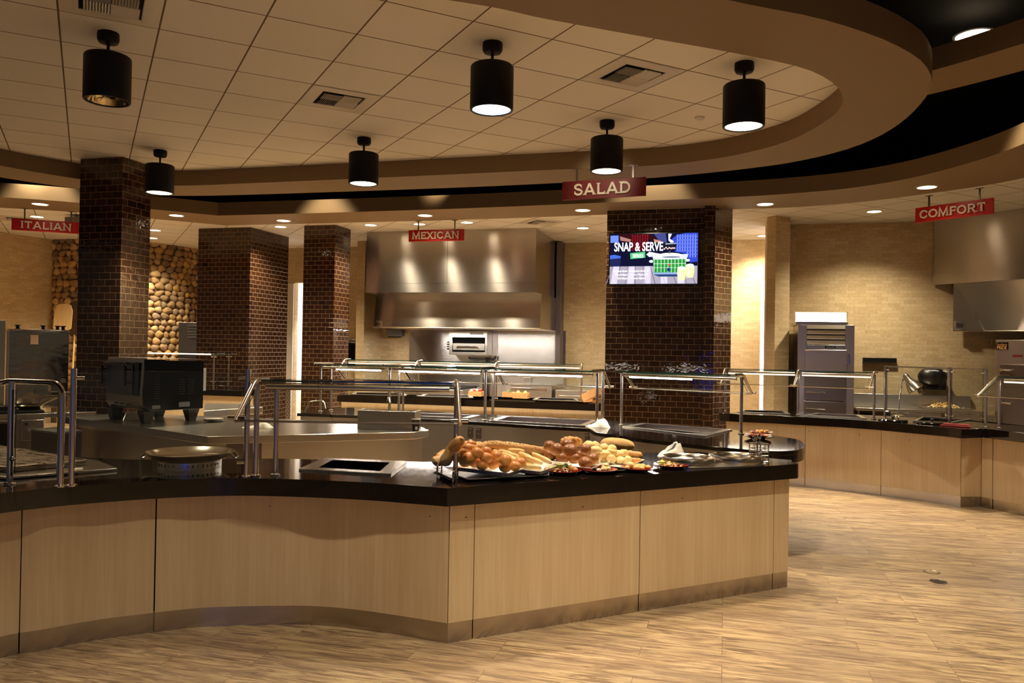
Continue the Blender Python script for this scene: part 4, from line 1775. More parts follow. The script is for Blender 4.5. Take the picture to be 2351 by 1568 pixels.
# ---------------------------------------------------------------- hanging signs
def sign(text, corners, label, red='sign_red', rods=(.2, .86), hgt=None, small=1.0, ztop=ZS, letter='sign_cream', back='sign_dark_red'):
    """corners: world points bottom-left, bottom-right, height h along z"""
    bl, br, h = corners
    ux = (br - bl)
    L = ux.length
    ux.normalize()
    ux.z = 0
    ux.normalize()
    nrm = V((ux.y, -ux.x, 0))                              # towards the viewer
    t = thing('hanging_sign', label, 'sign', (bl + br) / 2 + UZ * h, 'red hanging station signs')
    mb = MB()
    c = (bl + br) / 2
    c.z = (bl.z + br.z) / 2 + h / 2
    mb.box(c - nrm * .015, (L, .03, h), math.atan2(ux.y, ux.x))
    obj('panel', mb, red, t, bevel=.003)
    probe, w = lettering(text, (0, 0, 0), (1, 0, 0), (0, 1, 0), 1, .01, small)
    lh = min(h * .62, L * .86 / w)
    w *= lh
    o = c - ux * (w / 2) + nrm * .004 - UZ * (lh / 2)
    mb, _ = lettering(text, o, ux, UZ, lh, .018, small)
    obj('lettering', mb, letter, t, label='raised cream capitals reading ' + text)
    for r in rods:
        p = bl + ux * L * r
        mb = MB()
        mb.box(V((p.x, p.y, (c.z + h / 2 + ztop) / 2)) - nrm * .015, (.018, .018, ztop - c.z - h / 2), math.atan2(ux.y, ux.x))
        mb.box(V((p.x, p.y, ztop - .003)) - nrm * .015, (.09, .03, .006), math.atan2(ux.y, ux.x))
        obj('rod', mb, 'dark_steel', t)
    return t


def sgn(xl, yl, xr, yr, Yl, Yr, h):
    return Q(xl, yl, Yl), Q(xr, yr, Yr), h


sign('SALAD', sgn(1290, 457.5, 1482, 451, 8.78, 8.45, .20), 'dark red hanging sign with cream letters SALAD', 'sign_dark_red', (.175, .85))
sign('MEXICAN', sgn(938, 555, 1065, 552, 12.53, 12.3, .18), 'bright red hanging sign with cream letters MEXICAN', 'sign_red', (.17, .83))
sign('ITALIAN', sgn(26, 527.5, 186, 537, 11.86, 12.2, .175), 'red hanging sign with cream letters ITALIAN beside the brick column', 'sign_red', (.18, .85))
sign('COMFORT', sgn(2101, 511, 2280, 491, 10.0, 9.25, .185), 'bright red hanging sign with cream letters COMFORT near the steel hood', 'sign_red', (.18, .83))

# ---------------------------------------------------------------- the television
tvb = TB - .075
tl, tr_, bl_, br_ = RB(1401, 536.5, tvb), RB(1602.5, 536, tvb), RB(1401, 651.5, tvb), RB(1602, 651.5, tvb)
ax0, ax1 = ab(tl)[0], ab(tr_)[0]
tz0, tz1 = (bl_.z + br_.z) / 2, (tl.z + tr_.z) / 2
TWd, THt = ax1 - ax0, tz1 - tz0
tc = W((ax0 + ax1) / 2, tvb, (tz0 + tz1) / 2)
tv = thing('television', 'flat television on the brick column showing a green slow cooker advert', 'television', tc)
mb = MB()
mb.box(tc + E2 * .03, (TWd + .035, .055, THt + .035))
obj('bezel', mb, 'black_gloss', tv, bevel=.004)
mb = MB()
mb.box(tc + E2 * .066 - UZ * .05, (.5, .02, .3))
obj('wall_mount', mb, 'black_metal', tv)
SCR = {}


def scr_mat(rgb, k=1.0):
    key = 'screen_%d_%d_%d' % rgb
    if key not in MATS:
        emit(key, rgb, k * 1.15)
    return key


def S2(x, y, lift=0):
    """screen pixel (crop space 165..1208 x 405..995) to world, lifted off the panel"""
    u = (x - 165) / (1208 - 165)
    v = 1 - (y - 405) / (995 - 405)
    return W(ax0 + TWd * u, tvb, tz0 + THt * v) - E2 * (.003 + lift)


shapes = []                                             # (material, points, layer)
R4 = lambda x0, y0, x1, y1: [(x0, y0), (x0, y1), (x1, y1), (x1, y0)]
EL = lambda cx, cy, rx, ry, n=20, a0=0, a1=360: [(cx + rx * math.cos(rad(a0 + (a1 - a0) * k / n)), cy + ry * math.sin(rad(a0 + (a1 - a0) * k / n))) for k in range(n if a1 - a0 == 360 else n + 1)]
sh = lambda rgb, pts, ly: shapes.append((scr_mat(rgb), pts, ly))
sh((14, 14, 40), R4(166, 406, 1207, 994), 0)
sh((96, 120, 200), R4(170, 420, 268, 505), 1)
sh((28, 30, 70), [(168, 660), (300, 675), (290, 790), (168, 790)], 1)
sh((60, 90, 190), [(168, 655), (225, 648), (300, 668), (292, 690), (168, 700)], 2)
# two men in checked shirts, cropped
sh((44, 10, 18), [(270, 406), (640, 406), (740, 470), (690, 500), (610, 470), (600, 610), (430, 610), (420, 500), (300, 500)], 1)
for k in range(7):
    sh((120, 20, 30), R4(432 + 30 * k, 410 + (k % 2) * 6, 444 + 30 * k, 600), 2)
for k in range(5):
    sh((86, 14, 22), R4(425, 425 + 38 * k, 612, 440 + 38 * k), 3)
sh((150, 106, 96), [(285, 430), (420, 470), (410, 500), (290, 480)], 3)
sh((170, 120, 104), [(690, 470), (770, 490), (790, 510), (700, 510)], 3)
sh((58, 62, 120), [(690, 406), (830, 406), (850, 520), (760, 500)], 2)
sh((196, 200, 226), [(862, 410), (905, 412), (880, 470), (930, 500), (905, 528), (865, 490)], 3)
sh((44, 62, 176), [(960, 430), (1060, 406), (1206, 406), (1206, 740), (1120, 750), (1080, 650), (940, 620), (950, 520), (920, 520), (905, 470)], 2)
for k in range(8):
    sh((110, 130, 220), R4(965 + 30 * k, 420, 977 + 30 * k, 690 if k > 3 else 620), 3)
for k in range(6):
    sh((84, 100, 208), R4(960, 440 + 42 * k, 1206, 452 + 42 * k), 4)
sh((20, 22, 34), [(800, 520), (965, 515), (950, 610), (830, 590)], 5)
sh((150, 156, 172), [(830, 524), (960, 518), (962, 530), (830, 537)], 6)
for k in range(14):
    sh((226, 214, 220) if k % 2 else (120, 60, 50), EL(808 + 10 * k, 592 + 8 * math.sin(k * 1.7) - 12, 10, 8, 8), 6)
sh((200, 204, 214), [(605, 650), (640, 618), (770, 645), (770, 670), (640, 680)], 5)
# the table
sh((150, 142, 158), R4(166, 788, 1207, 994), 1)
for k, (xa, xb) in enumerate([(200, 120), (290, 250), (380, 350), (470, 470), (560, 590), (650, 710), (760, 830), (880, 960), (1000, 1080), (1100, 1180)]):
    sh((96, 86, 100) if k % 2 else (116, 106, 122), [(xa, 788), (xa + 6, 788), (xb + 9, 994), (xb, 994)], 2)
for k in range(5):
    sh((190, 182, 198), [(210 + 190 * k, 788), (280 + 190 * k, 788), (260 + 200 * k, 994), (180 + 200 * k, 994)], 2)
# slow cooker
sh((36, 58, 104), [(690, 850), (1070, 850), (1050, 900), (970, 912), (760, 912), (700, 890)], 5)
sh((128, 150, 190), [(690, 862), (1070, 862), (1060, 885), (700, 885)], 6)
sh((52, 150, 66), [(684, 700), (1078, 700), (1066, 862), (698, 868)], 6)
for k in range(9):
    sh((36, 112, 50), R4(704 + 41 * k, 704, 724 + 41 * k, 862), 7)
for k in range(10):
    sh((220, 238, 220), R4(700 + 41 * k, 704, 704 + 41 * k, 862), 8)
sh((220, 238, 220), R4(690, 758, 1072, 762), 8)
sh((220, 238, 220), R4(694, 806, 1070, 809), 8)
sh((226, 228, 232), EL(665, 732, 26, 16), 5)
sh((226, 228, 232), EL(1095, 724, 24, 15), 5)
sh((190, 194, 200), [(672, 655), (1098, 652), (1080, 712), (690, 712)], 7)
sh((232, 234, 238), EL(882, 668, 150, 34), 8)
sh((110, 116, 130), EL(900, 684, 110, 11), 9)
sh((60, 60, 66), R4(866, 612, 892, 640), 9)
sh((220, 40, 40), EL(876, 775, 13, 9), 9)
sh((40, 44, 110), EL(874, 830, 21, 22), 9)
# two beer glasses
for cx, cy in ((1120, 850), (1024, 880)):
    sh((236, 226, 150), [(cx - 48, cy - 60), (cx + 48, cy - 60), (cx + 52, cy), (cx + 36, cy + 76), (cx - 36, cy + 76), (cx - 52, cy)], 10 + (cx < 1100))
    sh((246, 240, 220), EL(cx, cy - 66, 46, 20), 11 + (cx < 1100))
    sh((252, 248, 206), R4(cx - 26, cy - 40, cx - 8, cy + 60), 11 + (cx < 1100))
sh((70, 170, 104), [(410, 632), (590, 616), (594, 688), (416, 702)], 9)
mb = MB()
mats = []
for m_, pts, ly in shapes:
    if m_ not in mats:
        mats.append(m_)
    i = mb.add([S2(x, y, ly * .00012) for x, y in pts])
    # outward faces look towards -E2
    p = [mb.v[i + k] for k in range(len(pts))]
    n_ = V((0, 0, 0))
    for a, b in zip(p, p[1:] + p[:1]):
        n_ += (a - tc).cross(b - tc)
    idx = list(range(i, i + len(pts)))
    mb.face(idx if n_.dot(E2) < 0 else idx[::-1], mats.index(m_))
scr_o = obj('screen', mb, mats, tv, label='lit screen with a slow cooker, two beer glasses and men in checked shirts')
emit('screen_white', (250, 250, 255), 1.3)
kx = TWd / 1043
ky = THt / 590
for s_, x, y, wd, hh, off in [('SNAP & SERVE', 218, 606, 585, 104, .02), ('SERIES', 440, 684, 130, 44, .012), ('September 4-September 2', 210, 853, 425, 24, .012),
                              ('Thursdays | 4pm-10pm O', 226, 896, 400, 24, .012), ('Sundays | Noon-8pm', 262, 939, 328, 24, .012)]:
    text_mesh('lettering', s_, S2(x, y, .002), E1, UZ, hh * ky, 'screen_white', scr_o, width=wd * kx, offset=off)
area(tv, tc - E2 * .02, 10, TWd, THt, (rad(90), 0, A0), (.75, .82, 1))


# ---------------------------------------------------------------- steel hoods
def box_part(name, par, a0, a1, b0, b1, z0, z1, mat='brushed_steel', bev=.004):
    mb = MB()
    mb.box(W((a0 + a1) / 2, (b0 + b1) / 2, (z0 + z1) / 2), (abs(a1 - a0), abs(b1 - b0), abs(z1 - z0)))
    return obj(name, mb, mat, par, bevel=bev)


hb = 13.88
ha0, ha1 = ab(RB(841, 600, hb))[0], ab(RB(1230, 600, hb))[0]
hz = RB(1100, 671, hb).z
hzb = RB(1100, 650, hb).z
hm_ = ab(RB(1027, 600, hb))[0]
hood = thing('extractor_hood', 'huge stainless steel extractor hood behind the MEXICAN sign', 'hood', W((ha0 + ha1) / 2, (hb + BW) / 2, ZT))
mb = MB()
for x0, x1 in ((ha0, hm_ - .003), (hm_ + .003, ha1)):
    mb.prism(rect(x0, x1, hb, BW - .01), hzb + .004, ZT - .002)
obj('canopy', mb, 'hood_steel', hood)
mb = MB()
mb.prism(rect(ha0 - .004, ha1 + .004, hb - .006, BW - .01), hz, hzb)
obj('canopy_lip', mb, 'hood_steel', hood)
lb0 = hb + .42
la0, la1 = ab(RB(864, 700, lb0))[0], ab(RB(1243, 700, lb0))[0]
lz = RB(1050, 753, lb0 - .1).z
mb = MB()
i = mb.add([W(x, b, z) for x in (la0, la1) for b, z in ((lb0, hz + .001), (lb0 - .10, lz), (BW - .05, lz), (BW - .05, hz + .001))])
mb.face([i + 4, i + 0, i + 1, i + 5])
mb.face([i + 1, i + 2, i + 6, i + 5])
mb.face([i + 0, i + 3, i + 2, i + 1])
mb.face([i + 4, i + 5, i + 6, i + 7])
obj('lower_canopy', mb, 'hood_steel', hood)
mb = MB()
mb.tube([W(la0, lb0 - .11, lz), W(la1, lb0 - .11, lz)], .012, 8)
obj('gutter', mb, 'satin_pipe', hood)
mb = MB()
q = RB(870, 743, lb0 - .09)
mb.box(q - E2 * .01, (.12, .02, .10))
obj('control_box', mb, 'chrome', hood, bevel=.006)
# duct riser on the right of the hood
xr = ab(RB(1296, 700, BW - .35))[0]
box_part('side_riser', hood, ha1 + .02, ha1 + .12, BW - .35, BW - .04, 1.3, ZT - .01, 'dark_steel')
# stainless wall lining
pz = RB(1100, 757, BW - .03).z
pa0, pa1 = ab(RB(940, 800, BW - .03))[0], ab(RB(1299, 800, BW - .03))[0]
pan = thing('steel_splashback', 'bright stainless steel wall lining below the MEXICAN hood', 'splashback', W((pa0 + pa1) / 2, BW - .03, .9))
pm = ab(RB(1142, 800, BW - .03))[0]
for x0, x1 in ((pa0, pm - .002), (pm + .002, pa1)):
    box_part('sheet', pan, x0, x1, BW - .03, BW - .005, .2, pz, 'hood_steel', .002)
area(None, W((la0 + la1) / 2, lb0 + .35, lz - .05), 70, 2.6, .2, (0, 0, A0), (1, .93, .85))

# salamander broiler on the lining
sb = BW - .42
sa0, sa1 = ab(RB(1031, 790, sb))[0], ab(RB(1118, 790, sb))[0]
sz0, sz1 = RB(1070, 815, sb).z, RB(1070, 759, sb).z
sal_ = thing('salamander_broiler', 'stainless salamander broiler mounted on the lining below the hood', 'broiler', W((sa0 + sa1) / 2, sb, sz0))
fw = .07
box_part('body', sal_, sa0, sa1, sb + .05, BW - .04, sz0, sz1)
box_part('fascia', sal_, sa0, sa1, sb, sb + .05, sz0 + (sz1 - sz0) * .72, sz1)
box_part('side_frame', sal_, sa0, sa0 + fw, sb, sb + .05, sz0, sz0 + (sz1 - sz0) * .719)
box_part('side_frame', sal_, sa1 - fw * .6, sa1, sb, sb + .05, sz0, sz0 + (sz1 - sz0) * .719)
box_part('sill', sal_, sa0 + fw, sa1 - fw * .6, sb, sb + .05, sz0, sz0 + .06)
box_part('cavity', sal_, sa0 + fw + .002, sa1 - fw * .6 - .002, sb + .03, sb + .052, sz0 + .061, sz0 + (sz1 - sz0) * .718, 'dark_void')
box_part('rack_door', sal_, sa0 + fw + .01, sa1 - fw * .6 - .01, sb + .005, sb + .028, sz0 + .10, sz0 + (sz1 - sz0) * .48)
mb = MB()
zc = sz0 + (sz1 - sz0) * .34
mb.tube(pipe([W(sa0 + fw + .10, sb + .005, zc - .03), W(sa0 + fw + .12, sb - .05, zc), W(sa1 - fw - .12, sb - .05, zc), W(sa1 - fw - .10, sb + .005, zc - .03)], .03, 4), .012, 8)
obj('handle', mb, 'chrome', sal_)
mb = MB()
mb.box(W(sa1 - .22, sb - .003, sz1 - .06), (.28, .008, .035))
obj('badge', mb, 'dark_steel', sal_)
for k in range(4):
    mb = MB()
    mb.blob(W(sa0 - .025, sb + .03, sz0 + .12 + .045 * k), (.03, .03, .018))
    obj('knob', mb, 'black_plastic', sal_)
# black gas hose under it
gp = [RB(x, y, BW - .12) for x, y in [(1076, 820), (1080, 824), (1100, 825.5), (1118, 826), (1136, 825), (1138, 817)]]
mb = MB()
mb.tube(pipe(gp, .04, 4), .022, 10)
mb.tube([gp[3] - UZ * .05, gp[3] + UZ * .05], .03, 8)
tag(obj('gas_hose', mb, 'black_plastic', origin=gp[0]), 'black gas hose below the salamander broiler', 'hose')
# grey dispenser under the hood end
q = RB(908, 764, BW - .15)
t = thing('paper_dispenser', 'grey paper dispenser on the wall under the end of the MEXICAN hood', 'dispenser', q)
mb = MB()
mb.box(q, (.36, .18, .16))
obj('housing', mb, 'grey_plastic', t, bevel=.02)
mb = MB()
mb.box(q - UZ * .09 - E2 * .03, (.28, .08, .02))
obj('paper_slot', mb, 'black_plastic', t)
q = RB(811, 803, BW - .02)
t = thing('wall_phone', 'tall black box with a steel top on the wall behind the narrow brick column', 'dispenser', q)
mb = MB()
mb.box(q - E2 * .1 - UZ * .05, (.26, .16, .40))
obj('housing', mb, 'black_gloss', t, bevel=.015)
mb = MB()
mb.box(q - E2 * .1 + UZ * .19, (.27, .17, .07))
obj('lid', mb, 'brushed_steel', t, bevel=.01)

# --- cooking line under the hood
rb0 = 14.35
rng_ = thing('gas_range', 'stainless gas range with knobs behind the mexican counter', 'range', W(-5.0, rb0, 0))
ra0, ra1 = ab(RB(905, 900, rb0))[0], ab(RB(1062, 900, rb0))[0]
box_part('body', rng_, ra0, ra1, rb0, BW - .3, .05, .93)
box_part('back_riser', rng_, ra0, ra1, BW - .42, BW - .3, .931, 1.32)
box_part('grate', rng_, ra0 + .05, ra1 - .05, rb0 + .12, BW - .5, .931, .965, 'black_metal')
box_part('high_shelf', rng_, ra0, ra1, BW - .62, BW - .421, 1.27, 1.31)
for px in (925, 948, 962, 985, 997):
    q = RB(px, 893, rb0)
    mb = MB()
    mb.lathe([(0, .04), (.03, .04), (.036, 0)], q - E2 * .002, 12, R=facing(-E2))
    obj('knob', mb, 'black_plastic', rng_)
fry = thing('steel_cabinet', 'low stainless equipment box with hinged lid behind the wooden pepper boxes', 'cabinet', W(-4, rb0, 0))
fa0, fa1 = ab(RB(1172, 880, rb0))[0], ab(RB(1267, 880, rb0))[0]
box_part('body', fry, fa0, fa1, rb0, BW - .3, .05, RB(1200, 884, rb0).z)
box_part('back_panel', fry, fa0, fa1, BW - .5, BW - .301, .7, RB(1200, 862, BW - .5).z)
box_part('lid', fry, fa0, ab(RB(1218, 880, BW - .6))[0], BW - .55, BW - .51, RB(1200, 887, BW - .5).z, RB(1200, 866, BW - .5).z)
box_part('front_rail', fry, fa0 + .02, fa1 - .1, rb0 - .03, rb0 - .001, RB(1200, 897, rb0).z, RB(1200, 890, rb0).z, 'satin_pipe')
stv = thing('steel_cabinet', 'stainless worktable with a raised back panel left of the television column', 'cabinet', W(-2.6, rb0, 0))
sa_, sb_ = ab(RB(1275, 900, rb0))[0], ab(RB(1375, 900, rb0))[0]
box_part('body', stv, sa_, sb_, rb0, BW - .25, .1, RB(1300, 896, rb0).z)
box_part('door', stv, sa_ + .06, sb_ - .3, rb0 - .02, rb0 - .001, .45, RB(1300, 908, rb0).z)
box_part('back_panel', stv, sa_ + .2, sb_ + .1, BW - .3, BW - .251, .6, RB(1300, 880, BW - .3).z)
q = RB(1298, 885, BW - .33)
mb = MB()
mb.box(q + E1 * .06 - E2 * .01, (.07, .008, .05))
obj('price_tag', mb, 'white_plastic', stv)
q = RB(1278, 838, BW - .06)
mb = MB()
mb.tube([q - UZ * .10, q + UZ * .02], .035, 10)
mb.box(q + UZ * .05, (.12, .05, .05))
tag(obj('gas_valve', mb, 'brushed_steel', origin=q), 'small steel valve on the right end of the stainless lining', 'valve')

# --- the comfort hood on the far right wall
cb1 = RW - .03
cz = 2.86
ch = thing('extractor_hood', 'large stainless hood at the edge of the picture behind the COMFORT sign', 'hood', H(1.5, .5, ZT))
mb = MB()
mb.prism([H(0, 0), H(5, 0), H(5, 1.04), H(0, 1.04)], cz + .17, ZT - .002)
obj('canopy', mb, 'hood_steel', ch)
mb = MB()
mb.prism([H(-.006, -.012), H(5, -.012), H(5, 1.04), H(-.006, 1.04)], cz, cz + .168)
obj('canopy_lip', mb, 'hood_steel', ch)
wz = 2.12
T0 = H(.255, .12)
B0 = T0 + E1 * .44
T0, B0 = V((T0.x, T0.y, cz - .001)), V((B0.x, B0.y, wz))
mb = MB()
i = mb.add([T0, T0 + HD * 4.5, B0 + HD * 4.5, B0])
mb.face([i, i + 3, i + 2, i + 1])
i = mb.add([B0, B0 + HD * 4.5, B0 + HD * 4.5 + HN * .03, B0 + HN * .03])
mb.face([i, i + 1, i + 2, i + 3])
obj('lower_canopy', mb, 'hood_steel', ch)
mb = MB()
E0 = V((T0.x, T0.y, wz))
mb.plate([T0, E0, B0], E2, .012)
obj('end_panel', mb, 'hood_steel', ch)
mb = MB()
mb.tube([E0, B0, B0 + HD * 4.5], .012, 8)
obj('gutter', mb, 'satin_pipe', ch)
q = E0 + E1 * .085 + UZ * .085 - E2 * .03
mb = MB()
mb.box(q, (.15, .05, .14))
obj('control_box', mb, 'chrome', ch, bevel=.012)
mb = MB()
mb.box(q - E2 * .027, (.09, .004, .07))
obj('display', mb, 'dark_steel', ch)

# --- upright fridge
fb = 13.12
fa0, fa1 = ab(RB(1831, 850, fb))[0], ab(RB(1961, 850, fb))[0]
fz = RB(1890, 743, fb).z
fr_ = thing('upright_fridge', 'tall stainless upright fridge with a louvred top below the bright slot', 'fridge', W((fa0 + fa1) / 2, (fb + RW) / 2, 0))
box_part('body', fr_, fa0, fa1, fb + .06, RW - .08, .12, fz - .02, 'brushed_steel')
box_part('top_cap', fr_, fa0 - .03, fa1 - .09, fb + .03, RW - .1, fz - .019, fz + .03, 'brushed_steel')
sl = ab(RB(1851, 850, fb))[0]
srr = ab(RB(1941, 850, fb))[0]
box_part('stile', fr_, fa0, sl, fb, fb + .059, .12, fz - .02, 'violet_steel')
box_part('stile', fr_, srr, fa1, fb, fb + .059, .12, fz - .02, 'violet_steel')
gz1, gz0 = RB(1890, 744, fb).z, RB(1890, 791, fb).z
for k in range(4):
    z = gz0 + (gz1 - gz0) * (k + .5) / 4
    mb = MB()
    R = Matrix.Rotation(A0, 3, 'Z') @ Matrix.Rotation(rad(-24), 3, 'X')
    mb.box(W((sl + srr) / 2, fb + .025, z), (srr - sl - .01, .012, (gz1 - gz0) / 4 * 1.02), rot=R)
    obj('louvre', mb, 'brushed_steel', fr_)
bz0 = RB(1890, 802, fb).z
box_part('header', fr_, sl + .003, srr - .003, fb - .004, fb + .05, bz0, gz0 - .005)
mb = MB()
mb.box(W((sl + srr) / 2 + .06, fb - .007, (bz0 + gz0) / 2), (.15, .006, .032))
bd = obj('badge', mb, 'black_gloss', fr_)
text_mesh('lettering', 'TRAULSEN', W((sl + srr) / 2 + .06, fb - .011, (bz0 + gz0) / 2 - .009) - E1 * .06, E1, UZ, .018, 'white_plastic', bd, width=.12)
dz = [RB(1890, 803, fb).z, RB(1890, 919, fb).z, RB(1890, 925, fb).z]
d0 = box_part('door', fr_, sl - .02, srr + .02, fb - .045, fb - .006, RB(1890, 853, fb).z + .004, bz0 - .006, 'violet_steel', .008)
d1 = box_part('door', fr_, sl - .025, srr + .01, fb - .045, fb - .006, RB(1890, 919, fb).z, RB(1890, 853, fb).z - .004, 'dark_steel', .008)
d2 = box_part('door', fr_, sl - .03, srr + .01, fb - .045, fb - .006, .2, RB(1890, 921, fb).z, 'dark_steel', .008)
for y, dd in ((900, d1), (938, d2)):
    p0, p1_ = RB(1851, y, fb - .07), RB(1893, y + 1.5, fb - .07)
    mb = MB()
    mb.tube([p0 + E2 * .025, p0, p1_, p1_ + E2 * .025], .011, 8)
    obj('handle', mb, 'chrome', dd)
p0, p1_ = RB(1947.5, 813, fb - .05), RB(1947.5, 835, fb - .05)
mb = MB()
mb.tube([p0, p1_], .02, 8)
mb.box((p0 + p1_) / 2 + E2 * .025, (.04, .05, .1))
obj('latch', mb, 'chrome', fr_)
mb = MB()
q = RB(1852, 804.5, fb - .05)
mb.box(q, (.06, .004, .018))
obj('price_tag', mb, 'paper_label', fr_)

# black strip shelf and bin beside the fridge
q0, q1_ = RB(1981, 826.5, RW - .04), RB(2058, 826.5, RW - .04)
mb = MB()
mb.box((q0 + q1_) / 2, ((q1_ - q0).length, .07, .07))
tag(obj('knife_rack', mb, 'black_metal', origin=(q0 + q1_) / 2, bevel=.004), 'black bar rack on the stone wall right of the fridge', 'rack')
t = thing('towel_dispenser', 'black towel dispenser on the stone wall behind the heat lamp', 'dispenser', RB(2141, 868, RW - .1))
q = RB(2141, 868, RW - .17)
mb = MB()
mb.blob(q + UZ * .02, (.22, .14, .16), Matrix.Rotation(A0, 3, 'Z'), 16, 8)
mb.box(q - UZ * .03 + E2 * .02, (.40, .13, .24))
obj('housing', mb, 'black_plastic', t, bevel=.03)
mb = MB()
mb.box(q - UZ * .16 - E2 * .03, (.34, .12, .04))
obj('paper_slot', mb, 'black_gloss', t)
q = RB(2104, 880, RW - .012)
t = thing('wall_outlet', 'steel wall socket with a black plug beside the towel dispenser', 'outlet', q)
mb = MB()
mb.box(q, (.12, .012, .09))
obj('cover_plate', mb, 'brushed_steel', t, bevel=.003)
mb = MB()
mb.box(q - E2 * .025 + E1 * .01, (.05, .05, .05))
pg = obj('plug', mb, 'black_plastic', t, bevel=.008)
mb = MB()
cp = [RB(x, y, RW - .05) for x, y in [(2107, 882), (2120, 885), (2133, 885), (2140, 881)]]
mb.tube(cp, .009, 6)
obj('cord', mb, 'black_plastic', pg)

# worktable along the stone wall
wt = thing('worktable', 'stainless worktable with a backsplash along the stone wall behind the heat lamp', 'table', W(2.6, 13.6, 0))
wa0, wa1 = fa1 + .06, 3.75
wb0 = 13.34
box_part('top', wt, wa0, wa1, wb0, RW - .06, .86, .90)
box_part('backsplash', wt, wa0, wa1, RW - .06, RW - .02, .86, 1.09)
box_part('shelf', wt, wa0 + .05, wa1 - .05, wb0 + .08, RW - .1, .40, .43)
for aa in (wa0 + .05, (wa0 + wa1) / 2, wa1 - .05):
    for bb in (wb0 + .06, RW - .12):
        mb = MB()
        mb.tube([W(aa, bb, 0), W(aa, bb, .86)], .02, 8)
        obj('leg', mb, 'satin_pipe', wt)
for k in range(2):
    box_part('drawer_front', wt, wa0 + .5 + k * .75, wa0 + 1.2 + k * .75, wb0 + .01, wb0 + .03, .62, .85)
q = RB(1986, 942, wb0 + .32)
t = thing('waste_bin', 'small black bin under the worktable beside the fridge', 'bin', (q.x, q.y, .431))
mb = MB()
mb.lathe([(.13, 0), (.15, .34), (.155, .34), (.155, .36), (.14, .36)], (q.x, q.y, .432), 20)
obj('body', mb, 'black_plastic', t)

# smoker oven at the right edge
sN = .10


def RH(x, y, n):                    # photo point on the plane parallel to the comfort hood at depth n
    d = _ray(x, y)
    t = (HO + HN * n).dot(HN) / d.dot(HN)
    return V((d.x * t, d.y * t, EYE + d.z * t))


q0 = RH(2285, 850, sN)
sd = (q0 - HO).dot(HD)
sz_ = RH(2285, 780, sN).z
sm = thing('smoker_oven', 'dark violet steel smoker oven at the picture edge with an orange lettered badge', 'oven', H(sd + .4, sN + .4))
hang = math.atan2(HD.y, HD.x)


def hbox(name, par, d0, d1, n0, n1, z0, z1, mat, bev=.004):
    mb = MB()
    mb.box(H((d0 + d1) / 2, (n0 + n1) / 2, (z0 + z1) / 2), (d1 - d0, n1 - n0, z1 - z0), hang)
    return obj(name, mb, mat, par, bevel=bev)


hbox('body', sm, sd, sd + 1.1, sN, 1.0, .08, sz_, 'violet_steel', .01)
dr_ = hbox('door', sm, sd + .09, sd + 1.0, sN - .05, sN - .001, .35, RH(2310, 836, sN - .05).z, 'dark_steel', .01)
hbox('window', dr_, sd + .55, sd + .95, sN - .058, sN - .051, .9, RH(2325, 862, sN - .05).z, 'black_gloss', .003)
for y in (849, 924):
    q = RH(2299, y, sN - .06)
    mb = MB()
    mb.box(q, (.07, .05, .05), hang)
    mb.tube([q - HN * .03, q - HN * .035 + HD * .16 - UZ * .01], .012, 8)
    obj('door_latch', mb, 'chrome', dr_)
q0, q1_ = RH(2287, 803, sN - .004), RH(2314, 786, sN - .004)
bdo = hbox('badge', sm, (q0 - HO).dot(HD), (q1_ - HO).dot(HD), sN - .008, sN - .001, q0.z, q1_.z, 'black_gloss', 0)
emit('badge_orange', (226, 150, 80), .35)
bw_ = (q1_ - q0).dot(HD) * .84
text_mesh('lettering', 'Southern', RH(2289, 793.5, sN - .010), HD, UZ, .040, 'badge_orange', bdo, width=bw_)
text_mesh('lettering', 'PRIDE', RH(2289, 802, sN - .010), HD, UZ, .052, 'badge_orange', bdo, width=bw_, offset=.02)
q = RH(2336, 817, sN - .004)
d_ = (q - HO).dot(HD)
hbox('model_plate', sm, d_ - .07, d_ + .07, sN - .006, sN - .001, q.z - .015, q.z + .015, 'sign_dark_red', 0)

# floor drains
for px, lab, mt in (((2139, 1313), 'flush round floor cover with a shiny rim in the aisle', 'kick_steel'), ((2154, 1335), 'dark round floor drain nearest the viewer in the aisle', 'dark_steel')):
    q = P(px[0], px[1], .001)
    t = thing('floor_drain', lab, 'drain', q)
    mb = MB()
    mb.lathe([(.062, .0005), (.062, .003), (.052, .003), (.050, .0008)], q, 32)
    obj('rim', mb, 'brushed_steel' if mt == 'kick_steel' else 'dark_steel', t)
    mb = MB()
    if mt == 'kick_steel':
        mb.lathe([(.050, .0015), (0, .0015)], q, 28)
        obj('cover', mb, 'floor_planks', t)
    else:
        mb.lathe([(.050, .0010), (0, .0010)], q, 28)
        obj('cover', mb, 'black_metal', t)
        mb = MB()
        for k in range(-3, 4):
            h_ = math.sqrt(max(0, .048 ** 2 - (k * .013) ** 2))
            mb.box(q + V((k * .013, 0, .002)), (.005, 2 * h_, .002), 0)
        obj('grate', mb, 'dark_steel', t)


